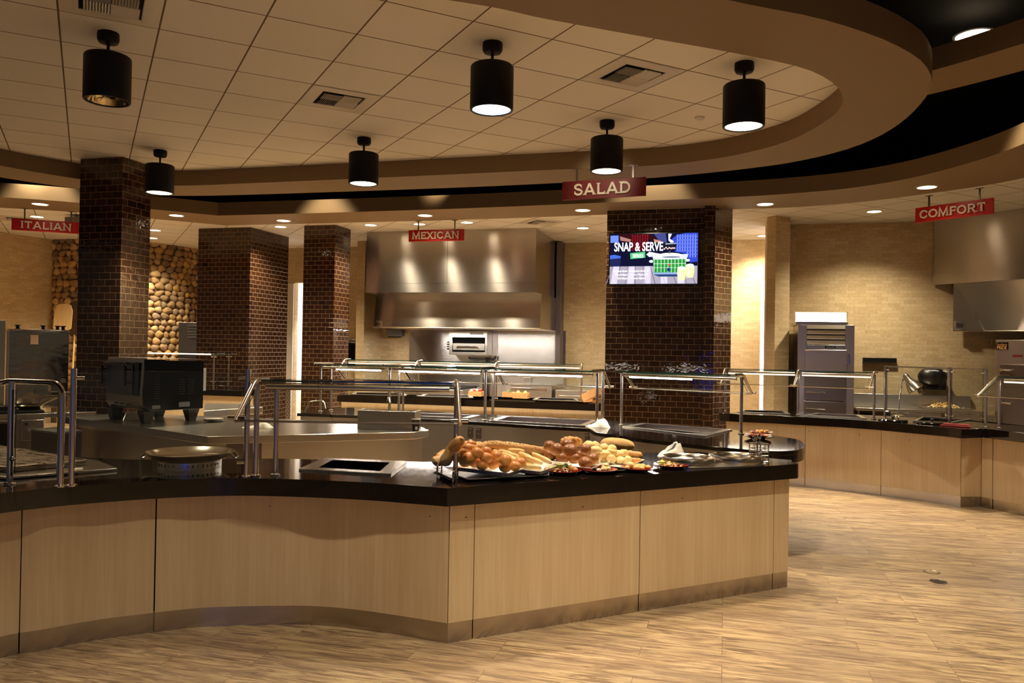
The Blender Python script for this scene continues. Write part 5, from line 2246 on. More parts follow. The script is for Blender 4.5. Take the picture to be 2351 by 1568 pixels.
# ---------------------------------------------------------------- prep island
pt = [V((-4.79, 8.59, 0)), V((-2.64, 6.98, 0)), V((-.92, 7.64, 0)), V((-.80, 7.84, 0)), V((-.95, 8.27, 0)), V((-2.0, 8.62, 0)), V((-3.2, 8.95, 0)), V((-4.5, 9.10, 0))]
isl = thing('prep_island', 'large stainless prep island carrying the black conveyor oven', 'worktable', (-2.8, 8, 0))
mb = MB()
mb.prism(pt, .838, TOPZ)
obj('top', mb, 'brushed_steel', isl, bevel=.006)
mb = MB()
mb.prism(shrink(pt, .07), .10, .837)
obj('body', mb, 'brushed_steel', isl)
mb = MB()
mb.prism(shrink(pt, .16), 0, .099)
obj('plinth', mb, 'dark_void', isl)
bp_ = shrink(pt, .07)
p_, n_ = on_line((567, 1034), bp_[1], bp_[2])
mb = MB()
mb.box(p_ + n_ * .002, (.085, .052, .003), rot=facing(n_))
obj('paper_sticker', mb, 'white_plastic', isl)
p_, n_ = on_line((560, 1062), bp_[1], bp_[2])
mb = MB()
mb.box(p_ + n_ * .004 + UZ * .02, (.30, .30, .006), rot=facing(n_))
obj('access_panel', mb, 'dark_steel', isl, bevel=.002)
q0, q1_ = P(821, 985, TOPZ), P(953, 989, TOPZ)
d_ = (q1_ - q0).normalized()
t = thing('splash_panel', 'upright stainless splash panel standing on the prep island beside the black cup', 'splashback', (q0 + q1_) / 2)
ang = math.atan2(d_.y, d_.x)
mb = MB()
mb.box((q0 + q1_) / 2 + UZ * .092, ((q1_ - q0).length, .018, .184), ang)
obj('panel', mb, 'brushed_steel', t, bevel=.003)
nn = V((-d_.y, d_.x, 0))
mb = MB()
mb.box(q0 + nn * .12 + UZ * .092 + d_ * .006, (.012, .22, .184), ang)
obj('return_panel', mb, 'dark_steel', t)
mb = MB()
mb.box(q1_ + nn * .12 + UZ * .092 - d_ * .006, (.012, .22, .184), ang)
obj('return_panel', mb, 'brushed_steel', t)
q = P(956, 987, TOPZ) - V((.0, .07, 0))
t = thing('coffee_cup', 'black paper cup with a white rim at the end of the prep island', 'cup', q)
mb = MB()
mb.lathe([(0, .003), (.030, .003), (.032, 0), (.043, .112), (.040, .112), (.030, .01)], q, 24)
obj('body', mb, 'cup_black', t)
mb = MB()
mb.lathe([(.0425, .108), (.046, .110), (.046, .116), (.042, .118), (.039, .114)], q, 24)
obj('rim', mb, 'white_plastic', t)
mb = MB()
for k in range(4):
    a = rad(-92 + 10 * k)
    b = rad(-82 + 10 * k)
    mb.poly([q + V((.0345 * math.cos(a), .0345 * math.sin(a), .012)), q + V((.0345 * math.cos(b), .0345 * math.sin(b), .012)),
             q + V((.0375 * math.cos(b), .0375 * math.sin(b), .042)), q + V((.0375 * math.cos(a), .0375 * math.sin(a), .042))])
obj('label', mb, 'white_plastic', t)


def towel(label, c, L, Wd, Hh, yaw, seed, tail=.5, stripe=True, z=TOPZ):
    """crumpled folded towel: a draped lump drawn out to one side"""
    rnd = random.Random(seed)
    ph = [rnd.uniform(0, 6.28) for _ in range(8)]
    mb = MB()
    nx, ny = 34, 18
    c = V((c.x, c.y, z))
    R = Matrix.Rotation(yaw, 3, 'Z')
    idx = []
    for i in range(nx + 1):
        row = []
        u = i / nx * 2 - 1
        for j in range(ny + 1):
            v = j / ny * 2 - 1
            wid = Wd / 2 * (1 - tail * max(0, -u) ** 1.2) * math.sqrt(max(.02, 1 - max(0, u) ** 4 * .8)) * (1 + .14 * math.sin(3 * u + ph[6]))
            h = Hh * (math.cos(v * PI / 2) ** .55) * (.25 + .75 * math.exp(-((u - .30) / .50) ** 2)) * (1 - .9 * abs(u) ** 7)
            h *= 1 + .16 * math.sin(7 * u + 4 * v + ph[0]) + .10 * math.sin(13 * v - 5 * u + ph[1]) + .06 * math.sin(21 * u + 9 * v + ph[2])
            x = L / 2 * u * (1 + .05 * math.sin(5 * v + ph[3]))
            y = wid * v + .02 * math.sin(5 * u + ph[4])
            row.append(V((x, y, max(.002, h) if abs(v) < 1 and abs(u) < 1 else .001)))
        idx.append(mb.add([c + R @ p for p in row]))
    for i in range(nx):
        for j in range(ny):
            st = stripe and j in (ny // 3, ny // 3 + 2)
            mb.face([idx[i] + j, idx[i + 1] + j, idx[i + 1] + j + 1, idx[i] + j + 1], 1 if st else 0, True)
    o = obj('towel', mb, ['towel_cloth', 'towel_stripe'], origin=c)
    return tag(o, label, 'towel', None)


towel('crumpled white towel with dark stripes on the salad counter behind the soup rings', P(1541, 1046, TOPZ), .24, .16, .10, rad(22), 3, .75)
towel('white folded towel on the prep island behind the sneeze guard posts', P(592, 982, TOPZ), .29, .15, .055, rad(10), 8, .4, False)
towel('white towel on the middle island between the two lit guards', P(1374, 980, TOPZ), .25, .16, .085, rad(-20), 12, .5, False)
q = P(490, 968, TOPZ)
for k in range(3):
    mb = MB()
    mb.lathe([(0, .002), (.05, 0), (.052, .003), (.098, .012), (.100, .015), (.095, .014), (.05, .006), (0, .005)], q + UZ * (.0085 * k + .001), 32)
    o = obj('dinner_plate', mb, 'white_ceramic', origin=q + UZ * (.0085 * k))
    tag(o, ['bottom white plate of the small stack on the prep island', 'middle white plate of the small stack on the prep island', 'top white plate of the small stack on the prep island'][k], 'plate', 'white plates on the prep island')
q = P(312, 962, TOPZ)
t = thing('steel_pan', 'upturned shiny steel food pan on the prep island behind the oven feet', 'pan', q)
mb = MB()
c_ = V((q.x, q.y, TOPZ))
i = mb.add([c_ + Matrix.Rotation(rad(40), 3, 'Z') @ V((x * k, y * k * .7, z)) for k, z in ((.16, .001), (.155, .01), (.125, .075)) for x, y in ((-1, -1), (1, -1), (1, 1), (-1, 1))])
for r in range(2):
    for k in range(4):
        j = (k + 1) % 4
        mb.face([i + r * 4 + k, i + r * 4 + j, i + r * 4 + 4 + j, i + r * 4 + 4 + k])
mb.face([i + 8, i + 9, i + 10, i + 11])
obj('body', mb, 'brushed_steel', t, bevel=.008)

# conveyor oven: corner towards the viewer
oc = V((-3.64, 7.93, 0))
ou = V((math.cos(rad(52)), math.sin(rad(52)), 0))     # along the black side
ov = V((-math.sin(rad(52)), math.cos(rad(52)), 0))    # along the steel front
oa = rad(52)
LU, LV = .64, .77
ov_t = thing('conveyor_oven', 'black and steel countertop oven on flared feet standing on the prep island', 'oven', oc + ou * .3 + ov * .38 + UZ * TOPZ)
zb, zt_ = 1.035, 1.565


def OV(u, v, z):
    p = oc + ou * u + ov * v
    return V((p.x, p.y, z))


def obox(name, u0, u1, v0, v1, z0, z1, mat, par=None, bev=.003):
    mb = MB()
    mb.box(OV((u0 + u1) / 2, (v0 + v1) / 2, (z0 + z1) / 2), (u1 - u0, v1 - v0, z1 - z0), oa)
    return obj(name, mb, mat, par or ov_t, bevel=bev)


# steel cover with a rolled lower front
mb = MB()
prof = [(LU, zt_ - .01), (.02, zt_), (0, zt_ - .02), (-.012, zb + .16), (-.004, zb + .06), (.03, zb + .015), (.08, zb), (LU, zb)]
i = mb.add([OV(u, v, z) for u, z in prof for v in (.006, LV - .006)])
n = len(prof)
for k in range(n - 1):
    mb.face([i + 2 * k, i + 2 * k + 1, i + 2 * k + 3, i + 2 * k + 2], 0, 2 < k < 6)
obj('cover', mb, 'brushed_steel', ov_t)
for v0, v1 in ((0, .005), (LV - .005, LV)):
    mb = MB()
    mb.plate([OV(u + (.01 if u < .1 else 0), v0 if v0 == 0 else v1, z - (.02 if z > 1.4 else -.004)) for u, z in prof], ov if v0 == 0 else -ov, .005)
    sp_ = obj('side_panel', mb, 'black_gloss', ov_t)
    if v0 == 0:
        mb = MB()
        for u, z0, n_ in ((.13, 1.16, 11), (.40, 1.20, 7), (.50, 1.20, 7)):
            for k in range(n_):
                mb.box(OV(u, -.003, z0 + k * .024), (.065, .006, .006), oa)
        obj('louvre', mb, 'black_plastic', sp_)
        mb = MB()
        mb.box(OV(.13, -.002, 1.075), (.085, .003, .035), oa)
        mb.box(OV(.43, -.002, 1.09), (.12, .003, .05), oa)
        obj('rating_plate', mb, 'grey_plastic', sp_)
obox('door', -.020, -.014, .20, LV - .03, zb + .15, zt_ - .045, 'dark_steel')
obox('control_strip', -.020, -.014, .07, .17, zb + .15, zt_ - .045, 'black_gloss')
mb = MB()
for k in range(3):
    mb.box(OV(-.002, .30 + .13 * k, zb + .055), (.02, .06, .008), oa)
obj('slot', mb, 'black_metal', ov_t)
mb = MB()
zz = zt_ - .06
mb.tube(pipe([OV(-.06, .26, zz - .22), OV(-.06, .26, zz), OV(-.06, LV - .02, zz), OV(-.06, LV - .02, zz - .22)], .05, 5), .012, 8)
for v_ in (.26, LV - .02):
    for dz_ in (.06, .19):
        mb.tube([OV(-.06, v_, zz - dz_), OV(-.018, v_, zz - dz_)], .008, 6)
obj('handle', mb, 'black_gloss', ov_t)
for u, v in ((.06, .06), (.54, .06), (.06, LV - .06), (.54, LV - .06)):
    mb = MB()
    i = mb.add([OV(u + x * k, v + y * k, z) for k, z in ((.035, TOPZ + .001), (.062, zb)) for x, y in ((-1, -1), (1, -1), (1, 1), (-1, 1))])
    for k in range(4):
        j = (k + 1) % 4
        mb.face([i + k, i + j, i + 4 + j, i + 4 + k])
    mb.face([i + 3, i + 2, i + 1, i])
    obj('foot', mb, 'black_plastic', ov_t)
obox('junction_box', LU + .001, LU + .05, .03, .2, 1.22, 1.46, 'white_plastic')
# stainless table behind the oven
tq = [P(468, 943, TOPZ), P(604, 934, TOPZ), P(560, 927, TOPZ), P(470, 926, TOPZ)]
t = thing('steel_table', 'stainless table behind the oven with a glossy rounded top', 'table', tq[1])
mb = MB()
mb.prism(tq, .82, TOPZ)
obj('top', mb, 'brushed_steel', t, bevel=.01)
mb = MB()
mb.prism(shrink(tq, .1), 0, .819)
obj('body', mb, 'dark_steel', t)

# --- range line at the far left
ra = V((-5.90, 8.60, 0))
ru = V((.79, .62, 0)).normalized()
rn = V((-ru.y, ru.x, 0))
rang = math.atan2(ru.y, ru.x)


def RG(t_, n_, z):
    p = ra + ru * t_ + rn * n_
    return V((p.x, p.y, z))


def gbox(name, par, t0, t1_, n0, n1, z0, z1, mat, bev=.003):
    mb = MB()
    mb.box(RG((t0 + t1_) / 2, (n0 + n1) / 2, (z0 + z1) / 2), (t1_ - t0, n1 - n0, z1 - z0), rang)
    return obj(name, mb, mat, par, bevel=bev)


gr = thing('gas_range', 'stainless range with skillets on top and a dark oven door at the picture edge', 'range', RG(.3, .25, 0))
gbox('body', gr, -.6, .78, .02, .42, .05, .85, 'brushed_steel')
gbox('top_rail', gr, -.6, 1.34, 0, .20, .851, .90, 'brushed_steel')
gbox('cooktop', gr, -.6, .78, .03, .42, .901, .93, 'black_metal')
d_ = gbox('oven_door', gr, .02, .50, 0, .019, .30, .83, 'dark_steel')
gbox('window', d_, .06, .46, -.004, -.0005, .42, .80, 'black_gloss', 0)
cpn = gbox('control_panel', gr, .56, .77, .002, .019, .60, .83, 'brushed_steel')
mb = MB()
mb.tube(pipe([RG(.62, -.002, .72), RG(.62, -.04, .72), RG(.74, -.04, .72), RG(.74, -.002, .72)], .02, 3), .010, 8)
obj('latch', mb, 'chrome', cpn)
mb = MB()
mb.lathe([(0, .02), (.014, .02), (.016, 0)], RG(.60, 0, .79), 12, R=facing(-rn))
obj('knob', mb, 'black_plastic', cpn)
for k, (tt, nn_, yaw, lab) in enumerate([(.18, .20, 115, 'steel skillet on the range nearest the picture edge'), (.42, .26, 100, 'steel skillet with a raised handle in the middle of the range'), (.66, .22, 60, 'domed steel skillet on the range nearest the brick column')]):
    c_ = RG(tt, nn_, .931)
    t = thing('skillet', lab, 'pan', c_, 'skillets on the range')
    mb = MB()
    mb.lathe([(0, .004), (.10, .001), (.135, .045), (.142, .047), (.133, .043), (.10, .008), (0, .010)], c_, 28)
    obj('body', mb, 'wavy_steel', t)
    d_ = V((math.cos(rad(yaw)), math.sin(rad(yaw)), 0))
    mb = MB()
    mb.tube([c_ + d_ * .13 + UZ * .04, c_ + d_ * .20 + UZ * .075, c_ + d_ * .34 + UZ * (.13 if k != 1 else .20)], .011, 8)
    obj('handle', mb, 'chrome', t)
dk = thing('deck_oven', 'tall mirror-sided steel oven with a paper notice, behind the skillets', 'oven', RG(.78, .8, .9))
gbox('body', dk, .47, 1.08, .46, 1.05, .93, 1.83, 'wavy_steel')
gbox('cap', dk, .46, 1.09, .45, 1.06, 1.831, 1.855, 'brushed_steel')
gbox('post', dk, .445, .468, .45, .48, .93, 1.83, 'violet_steel')
gbox('notice', dk, .68, .76, .457, .4595, 1.68, 1.79, 'paper_label', 0)
for tt in (.56, .82, .97, 1.03):
    mb = MB()
    mb.lathe([(0, .05), (.03, .05), (.03, .04), (.018, .035), (.018, .01), (.034, 0)], RG(tt, .55, 1.856), 12)
    obj('knob', mb, 'black_plastic', dk)
mb = MB()
mb.lathe([(0, .002), (.028, .002), (.028, 0)], RG(1.03, .459, 1.25), 20, R=facing(-rn))
obj('round_sticker', mb, 'white_plastic', dk)
st = thing('steel_backsplash', 'stainless panel at the picture edge left of the mirror-sided oven', 'splashback', RG(0, .5, .9))
gbox('panel', st, -.6, .43, .47, .52, .931, 1.95, 'brushed_steel')
gbox('stand', st, -.6, .43, .5205, .9, .0, 1.5, 'dark_steel')
t = thing('steel_box', 'low dark steel cabinet at the end of the prep island below the range latch', 'cabinet', (-4.9, 8.2, 0))
bx = [V((-4.95, 8.27, 0)), V((-4.53, 8.0, 0)), V((-4.40, 8.22, 0)), V((-4.82, 8.49, 0))]
mb = MB()
mb.prism(bx, .08, .79)
obj('body', mb, 'dark_steel', t, bevel=.004)
mb = MB()
mb.prism([p + (p - sum(bx, V((0, 0, 0))) / 4) * .04 for p in bx], .791, .81)
obj('top', mb, 'brushed_steel', t)
# peels leaning on the stone wall
for x, y0, y1, w_, mat, lab, Yp in ((143, 697, 762, .36, 'peel_wood', 'pale wooden pizza peel leaning on the river-stone wall', 15.9), (172, 690, 772, .32, 'dark_steel', 'grey steel pizza peel half hidden by the front brick column', 16.2)):
    top, bot = Q(x, y0, Yp), Q(x + 2, y1, Yp)
    t = thing('pizza_peel', lab, 'pizza peel', (top.x, top.y, .02))
    zt2, zb2 = top.z, bot.z
    mb = MB()
    cx = V((top.x, Yp, 0))
    pts = [(-.5, .12), (-.5, .75), (-.38, .95), (-.15, 1), (.15, 1), (.38, .95), (.5, .75), (.5, .12), (.2, 0), (-.2, 0)]
    mb.plate([V((cx.x + a * w_, Yp + .06 * b, zb2 + (zt2 - zb2) * b)) for a, b in pts], (0, 1, 0), .014)
    obj('blade', mb, mat, t)
    mb = MB()
    mb.tube([V((cx.x, Yp + .01, zb2 + .03)), V((cx.x + .1, Yp - .25, .02))], .018, 8)
    obj('handle', mb, 'peel_wood', t)
q0, q1_ = Q(412, 740, 16.3), Q(456, 815, 16.3)
t = thing('oven_door', 'grey louvred steel oven door on the stone wall beside the wide brick column', 'oven door', ((q0 + q1_) / 2))
mb = MB()
mb.box((q0 + q1_) / 2 - UZ * .5, (q1_.x - q0.x, .06, q0.z - q1_.z + 1.0), 0)
obj('panel', mb, 'dark_steel', t, bevel=.005)
mb = MB()
for k in range(5):
    mb.box(Q(442, 748 + 6.5 * k, 16.26), (.2, .02, .03), 0)
obj('louvre', mb, 'brushed_steel', t)
# steel jamb and perforated panel by the lit door gap
j0 = ab(RB(652, 900, BW - .04))[0]
mb = MB()
mb.prism(rect(j0, dl0 - .004, BW - .05, BW - .001), 0, 3.1)
struct('trim_4', mb, 'white_paint', 'pale door jamb beside the bright kitchen doorway')
v0, v1 = ab(RB(646, 900, BW - .1))[0], ab(RB(668, 900, BW - .1))[0]
t = thing('perforated_panel', 'perforated blue-grey steel panel at the foot of the bright doorway', 'panel', W(v0, BW - .1, .3))
zb2, zt2 = .10, RB(655, 890, BW - .1).z
mb = MB()
mb.box(W((v0 + v1) / 2, BW - .1, (zb2 + zt2) / 2), (v1 - v0, .02, zt2 - zb2))
obj('sheet', mb, 'violet_steel', t)
mb = MB()
for r in range(14):
    for k in range(4):
        mb.box(W(v0 + (v1 - v0) * (k + .3 + .4 * (r % 2)) / 4, BW - .113, zb2 + (zt2 - zb2) * (r + .5) / 14), (.025, .004, .025))
obj('hole', mb, 'black_metal', t)

# --- griddle on the salad counter
t = thing('griddle', 'large wet steel griddle set in the salad counter inside the bent pipe guard', 'griddle', (-3.2, 5.3, TOPZ))
mb = MB()
mb.prism([(-2.90, 4.62), (-2.46, 5.02), (-2.74, 5.33), (-3.55, 5.82), (-4.3, 6.2), (-4.4, 5.0)], TOPZ + .001, TOPZ + .018)
obj('frame', mb, 'brushed_steel', t, bevel=.004)
g = NT('wet_griddle')
g.set(Metallic=1, Base_Color=srgb(150, 134, 116))
n_ = g.noise(g.uv(3, 16), 2.2, 6, .7, .6)
g.l(g.ramp(n_, [(.44, (.14, .14, .14)), (.52, (.5, .5, .5))]), g.b.inputs['Roughness'])
g.col(g.ramp(n_, [(.40, srgb(120, 106, 92)), (.52, srgb(164, 148, 130)), (.7, srgb(178, 162, 142))]))
g.bump(n_, .25, .002)
mb = MB()
mb.prism([(-2.98, 4.76), (-2.70, 5.12), (-3.5, 5.66), (-4.2, 6.05), (-4.3, 5.1)], TOPZ + .0185, TOPZ + .055)
obj('plate', mb, 'wet_griddle', t, bevel=.008)

# --- wide steel pan on a perforated burner stand
c_ = V((-2.085, 5.22, TOPZ))
t = thing('burner_stand', 'round perforated steel burner stand under the wide pan', 'burner', c_)
mb = MB()
mb.lathe([(.195, .001), (.195, .05), (.185, .056), (.10, .056)], c_, 44)
obj('drum', mb, 'brushed_steel', t)
mb = MB()
for k in range(40):
    if k % 10 in (0, 1):
        continue
    a = 2 * PI * k / 40
    hh_ = (.010, .016, .022, .024, .022, .018, .012, .008)[(k % 10) - 2]
    mb.box(c_ + V((math.cos(a) * .1955, math.sin(a) * .1955, .030)), (.004, .008, hh_), a)
obj('slot', mb, 'black_metal', t)
t = thing('serving_pan', 'wide shallow steel pan with a loop handle on the burner stand', 'pan', c_ + UZ * .057)
mb = MB()
mb.lathe([(0, .058), (.18, .057), (.235, .068), (.262, .098), (.272, .104), (.277, .103), (.274, .100), (.264, .098)], c_, 56)
mb.lathe([(0, .061), (.18, .060), (.233, .071), (.258, .098), (.268, .1045)], c_, 56)
obj('body', mb, 'satin_pipe', t)
for sgn_ in (1, -1):
    a = rad(8) if sgn_ > 0 else rad(188)
    d_ = V((math.cos(a), math.sin(a), 0))
    s_ = V((-d_.y, d_.x, 0))
    e = c_ + d_ * .262 + UZ * .095
    mb = MB()
    mb.tube(pipe([e + s_ * .06, e + s_ * .06 + d_ * .03 - UZ * .03, e - s_ * .06 + d_ * .03 - UZ * .03, e - s_ * .06], .015, 4), .006, 8)
    obj('handle', mb, 'chrome', t)

# --- taps on the middle island
b_ = V((-1.27, 9.42, TOPZ))
t = thing('faucet', 'chrome gooseneck faucet behind the upright splash panel', 'faucet', b_)
mb = MB()
top_ = b_ + UZ * .26
mb.tube([b_, top_] + arc(top_ + V((-.085, 0, 0)), (1, 0, 0), (0, 0, 1), .085, 0, PI, 10)[1:] + [top_ + V((-.17, 0, -.05))], .013, 10)
obj('spout', mb, 'chrome', t)
mb = MB()
mb.lathe([(0, 0), (.028, 0), (.018, .05), (.012, .06)], top_ + V((-.17, 0, -.105)), 14)
obj('nozzle', mb, 'chrome', t)
a_ = V((-2.50, 9.68, TOPZ))
mb = MB()
mb.tube(pipe([a_, a_ + V((.06, 0, .13)), a_ + V((.24, -.02, .145)), a_ + V((.26, -.02, .05))], .05, 5), .014, 10)
tag(obj('bent_pipe', mb, 'satin_pipe', origin=a_), 'bent steel water pipe at the end of the middle island near the bright doorway', 'pipe')

# ---------------------------------------------------------------- bread display
c1 = lambda x, y, z: P(980 + x / 7.347, 980 + y / 7.347, z)
c2 = lambda x, y, z: P(1220 + x / 7.347, 980 + y / 7.347, z)


def tray(label, corner, r, b, z, group):
    """sheet tray with a raised lip; corner nearest the viewer, r and b edge vectors"""
    corner, r, b = V(corner), V(r), V(b)
    c = corner + (r + b) / 2
    t = thing('sheet_tray', label, 'tray', V((c.x, c.y, z)), group)
    mb = MB()
    q = [corner, corner + r, corner + r + b, corner + b]
    cc = c
    ins = [cc + (p - cc) * .91 for p in q]
    i = mb.add([V((p.x, p.y, z + .016)) for p in q] + [V((p.x, p.y, z + .018)) for p in [cc + (p - cc) * .96 for p in q]] + [V((p.x, p.y, z + .002)) for p in ins] +
               [V((p.x, p.y, z)) for p in ins])
    for k in range(4):
        j = (k + 1) % 4
        mb.face([i + k, i + j, i + 4 + j, i + 4 + k])
        mb.face([i + 4 + k, i + 4 + j, i + 8 + j, i + 8 + k])
        mb.face([i + 12 + k, i + 12 + j, i + j, i + k])
    mb.face([i + 8 + k for k in range(4)])
    obj('pan', mb, 'dark_steel', t, bevel=.002)
    return t


tray('steel sheet tray lying flat under the first bread platter', (-.25, 4.80, 0), (.50, .215, 0), (-.26, .46, 0), TOPZ + .001, 'steel trays under the bread')
tray('steel sheet tray behind the red plates under the last bread platter', (.50, 5.16, 0), (.40, .19, 0), (-.2, .42, 0), TOPZ + .001, 'steel trays under the bread')
FV, DV = V((.85, -.527, 0)), V((.42, .907, 0))


def platter(label, corner, w_, d_, z):
    c = V((corner[0], corner[1], z))
    q = [c - FV * w_, c, c + DV * d_, c - FV * w_ + DV * d_]
    mb = MB()
    cc = sum(q, V((0, 0, 0))) / 4
    i = mb.add([cc + (p - cc) * k + UZ * h for k, h in ((.90, 0), (1.0, .026), (.985, .028), (.91, .006)) for p in q])
    for r in range(3):
        for k in range(4):
            j = (k + 1) % 4
            mb.face([i + r * 4 + k, i + r * 4 + j, i + r * 4 + 4 + j, i + r * 4 + 4 + k])
    mb.face([i + 12 + k for k in range(4)])
    mb.face([i + k for k in (3, 2, 1, 0)])
    return tag(obj('platter', mb, 'white_ceramic', origin=cc, bevel=.0015), label, 'platter', 'white platters of bread')


platter('white square platter holding the golden dinner rolls', (-.005, 4.845), .41, .46, .936)
platter('white square platter holding the pale breadsticks', (.19, 4.975), .22, .46, .930)
platter('white square platter holding the round brown rolls', (.53, 5.205), .26, .46, .922)
platter('white square platter holding the pale knotted rolls', (.77, 5.305), .26, .46, .914)


def bun(name, label, cat, grp, mat, c, r, seed, flat=.85, el=1.0, yaw=0, lumps=.03, cleft=0, tilt=0):
    rnd = random.Random(seed)
    a, b_, d = rnd.uniform(0, 6), rnd.uniform(0, 6), rnd.uniform(0, 6)

    def fn(v):
        k = 1 + lumps * (math.sin(3 * v.x + a) + math.sin(4 * v.y + b_) + .6 * math.sin(5 * v.z + d + 3 * v.x))
        if cleft and v.z > 0:
            k -= cleft * math.exp(-(v.x / .10) ** 2) * v.z
        return k
    R = Matrix.Rotation(yaw, 3, 'Z') @ Matrix.Rotation(tilt, 3, 'Y')
    mb = MB()
    mb.blob(c, (r * el, r, r * flat), R, 20, 12, 0, fn)
    return tag(obj(name, mb, mat, origin=c), label, cat, grp)


ROLL = [(605, 615, 1.0), (757, 612, 1.001), (900, 672, 1.0), (1085, 645, 1.001), (1287, 700, 1.0), (1452, 685, 1.001), (1535, 632, 1.0), (1290, 583, 1.05), (1140, 512, 1.05), (680, 545, 1.045),
        (970, 545, 1.045), (960, 610, 1.0), (812, 462, 1.075), (965, 440, 1.07), (575, 565, 1.02), (1180, 590, 1.0), (1400, 600, 1.0), (840, 570, 1.0)]
for k, (x, y, z) in enumerate(ROLL):
    bun('dinner_roll', 'round golden dinner roll heaped on the first white platter', 'bread roll', 'golden dinner rolls on the first platter', 'golden_roll', c1(x, y - 30, z) + V((.012, .03, -.006)), .0405 * (1 + .05 * math.sin(k * 2.3)), k, .84)
BROWN = [(312, 335, 1.065), (430, 388, 1.055), (612, 305, 1.085), (910, 388, 1.05), (312, 495, .985), (520, 540, .976), (722, 545, .975), (835, 492, .985), (912, 618, .972), (1028, 552, .974), (190, 425, .972), (640, 470, .985), (430, 470, .985)]
for k, (x, y, z) in enumerate(BROWN):
    bun('brown_roll', 'round dark brown roll heaped on the third white platter', 'bread roll', 'dark brown rolls on the third platter', 'brown_roll', c2(x, y - 12, z), .0435 * (1 + .06 * math.sin(k * 1.7)), 40 + k, .86)
bun('brown_roll', 'brown roll with a pale split across its top, in the middle of the brown rolls', 'bread roll', None, 'brown_roll', c2(645, 390, 1.06), .049, 77, .85, 1.05, .6, .03, .16)
PALE = [(965, 312, 1.04, .033), (1075, 315, 1.035, .032), (1215, 340, 1.02, .028), (1105, 392, 1.02, .034), (1360, 370, 1.01, .033), (1350, 425, .99, .033), (1240, 455, .985, .033), (1480, 460, .975, .033), (1555, 440, .98, .03),
        (1090, 500, .975, .036), (1235, 525, .955, .033), (1340, 540, .955, .036), (1520, 570, .945, .032), (1640, 540, .95, .026)]
for k, (x, y, z, r) in enumerate(PALE):
    bun('pale_roll', 'small pale knotted roll heaped on the last white platter', 'bread roll', 'pale rolls on the last platter', 'pale_bread', c2(x, y, z), r * 1.06, 90 + k, .8, 1.28, k * 1.3, .10, .14 if k % 2 else .05)
# one near mesh differs per roll; breadsticks
STICK = [((1040, 395), (1215, 440), 1.03), ((1250, 415), (1430, 470), 1.03), ((1390, 395), (1620, 415), 1.04), ((1300, 470), (1460, 540), 1.02), ((1440, 460), (1575, 520), 1.01), ((1500, 540), (1800, 615), .99),
         ((1590, 460), (1740, 520), 1.02), ((1650, 500), (1945, 610), 1.005), ((1770, 450), (2110, 605), 1.015), ((1625, 660), (1920, 690), .972)]
for k, (a, b, z) in enumerate(STICK):
    pm_ = c1((a[0] + b[0]) / 2, (a[1] + b[1]) / 2, z)
    p0, p1_ = Q(980 + a[0] / 7.347, 980 + a[1] / 7.347, pm_.y + .035), Q(980 + b[0] / 7.347, 980 + b[1] / 7.347, pm_.y - .035)
    d = p1_ - p0
    L = min(d.length, .20)
    c = (p0 + p1_) / 2
    d.normalize()
    R = Matrix((d, UZ.cross(d), UZ)).transposed()
    mb = MB()
    mb.blob(c, (max(.07, L / 2), .0185, .0175), R, 12, 14, 0, lambda v: 1 + .55 * (abs(v.x) ** 2) * (1 - abs(v.x)) * 1.6)
    tag(obj('breadstick', mb, 'bread_stick', origin=c), 'pale soft breadstick piled on the second white platter', 'breadstick', 'breadsticks on the second platter')


def loaf(name, label, pts, r, mat, prof=None, slashes=0, seeds=0, seedmat='seed_dark', bump_=0, cat='bread'):
    """loaf following a centre line with rounded ends; sub-parts for seeds"""
    pts = [V(p) for p in pts]
    n = 26
    cl = []
    for k in range(n + 1):
        s = k / n * (len(pts) - 1)
        i = min(int(s), len(pts) - 2)
        cl.append(pts[i].lerp(pts[i + 1], s - i))
    mb = MB()
    rings = []
    m_ = 18
    rnd = random.Random(len(label))
    for k, p in enumerate(cl):
        d = (cl[min(k + 1, n)] - cl[max(k - 1, 0)]).normalized()
        a = d.cross(UZ).normalized()
        b = a.cross(d)
        e = abs(k / n * 2 - 1)
        rr = r * math.sqrt(max(.0, 1 - e ** (prof or 5))) + .0005
        row = []
        for q in range(m_):
            th = 2 * PI * q / m_
            f = 1 + .03 * math.sin(5 * th + k * .5)
            if slashes and math.sin(th) > .25:
                f -= .11 * math.exp(-((((k / n * slashes + th * .25) % 1) - .5) / .13) ** 2) * math.sin(th)
            if bump_:
                f += bump_ * math.sin(k / n * PI * 9 + (1 if math.cos(th) > 0 else -1) * 1.57) * (.5 + .5 * math.sin(th))
            row.append(p + (a * math.cos(th) + b * math.sin(th) * .88) * rr * f)
        rings.append(mb.add(row))
    for k in range(n):
        for q in range(m_):
            w_ = (q + 1) % m_
            mb.face([rings[k] + q, rings[k + 1] + q, rings[k + 1] + w_, rings[k] + w_], 0, True)
    c = cl[n // 2]
    o = tag(obj(name, mb, mat, origin=c), label, cat)
    if seeds:
        ms = MB()
        for _ in range(seeds):
            k = rnd.randrange(2, n - 2)
            th = rnd.uniform(.1, PI - .1)
            d = (cl[k + 1] - cl[k - 1]).normalized()
            a = d.cross(UZ).normalized()
            b = a.cross(d)
            p = cl[k].lerp(cl[k + 1], rnd.random()) + (a * math.cos(th) + b * math.sin(th) * .88) * r * 1.0
            ms.blob(p, (.0030, .0017, .0014), Matrix.Rotation(rnd.uniform(0, 3), 3, 'Z'), 5, 4)
        s_ = obj('seeds', ms, seedmat, o)
        s_['kind'] = 'stuff'
    return o


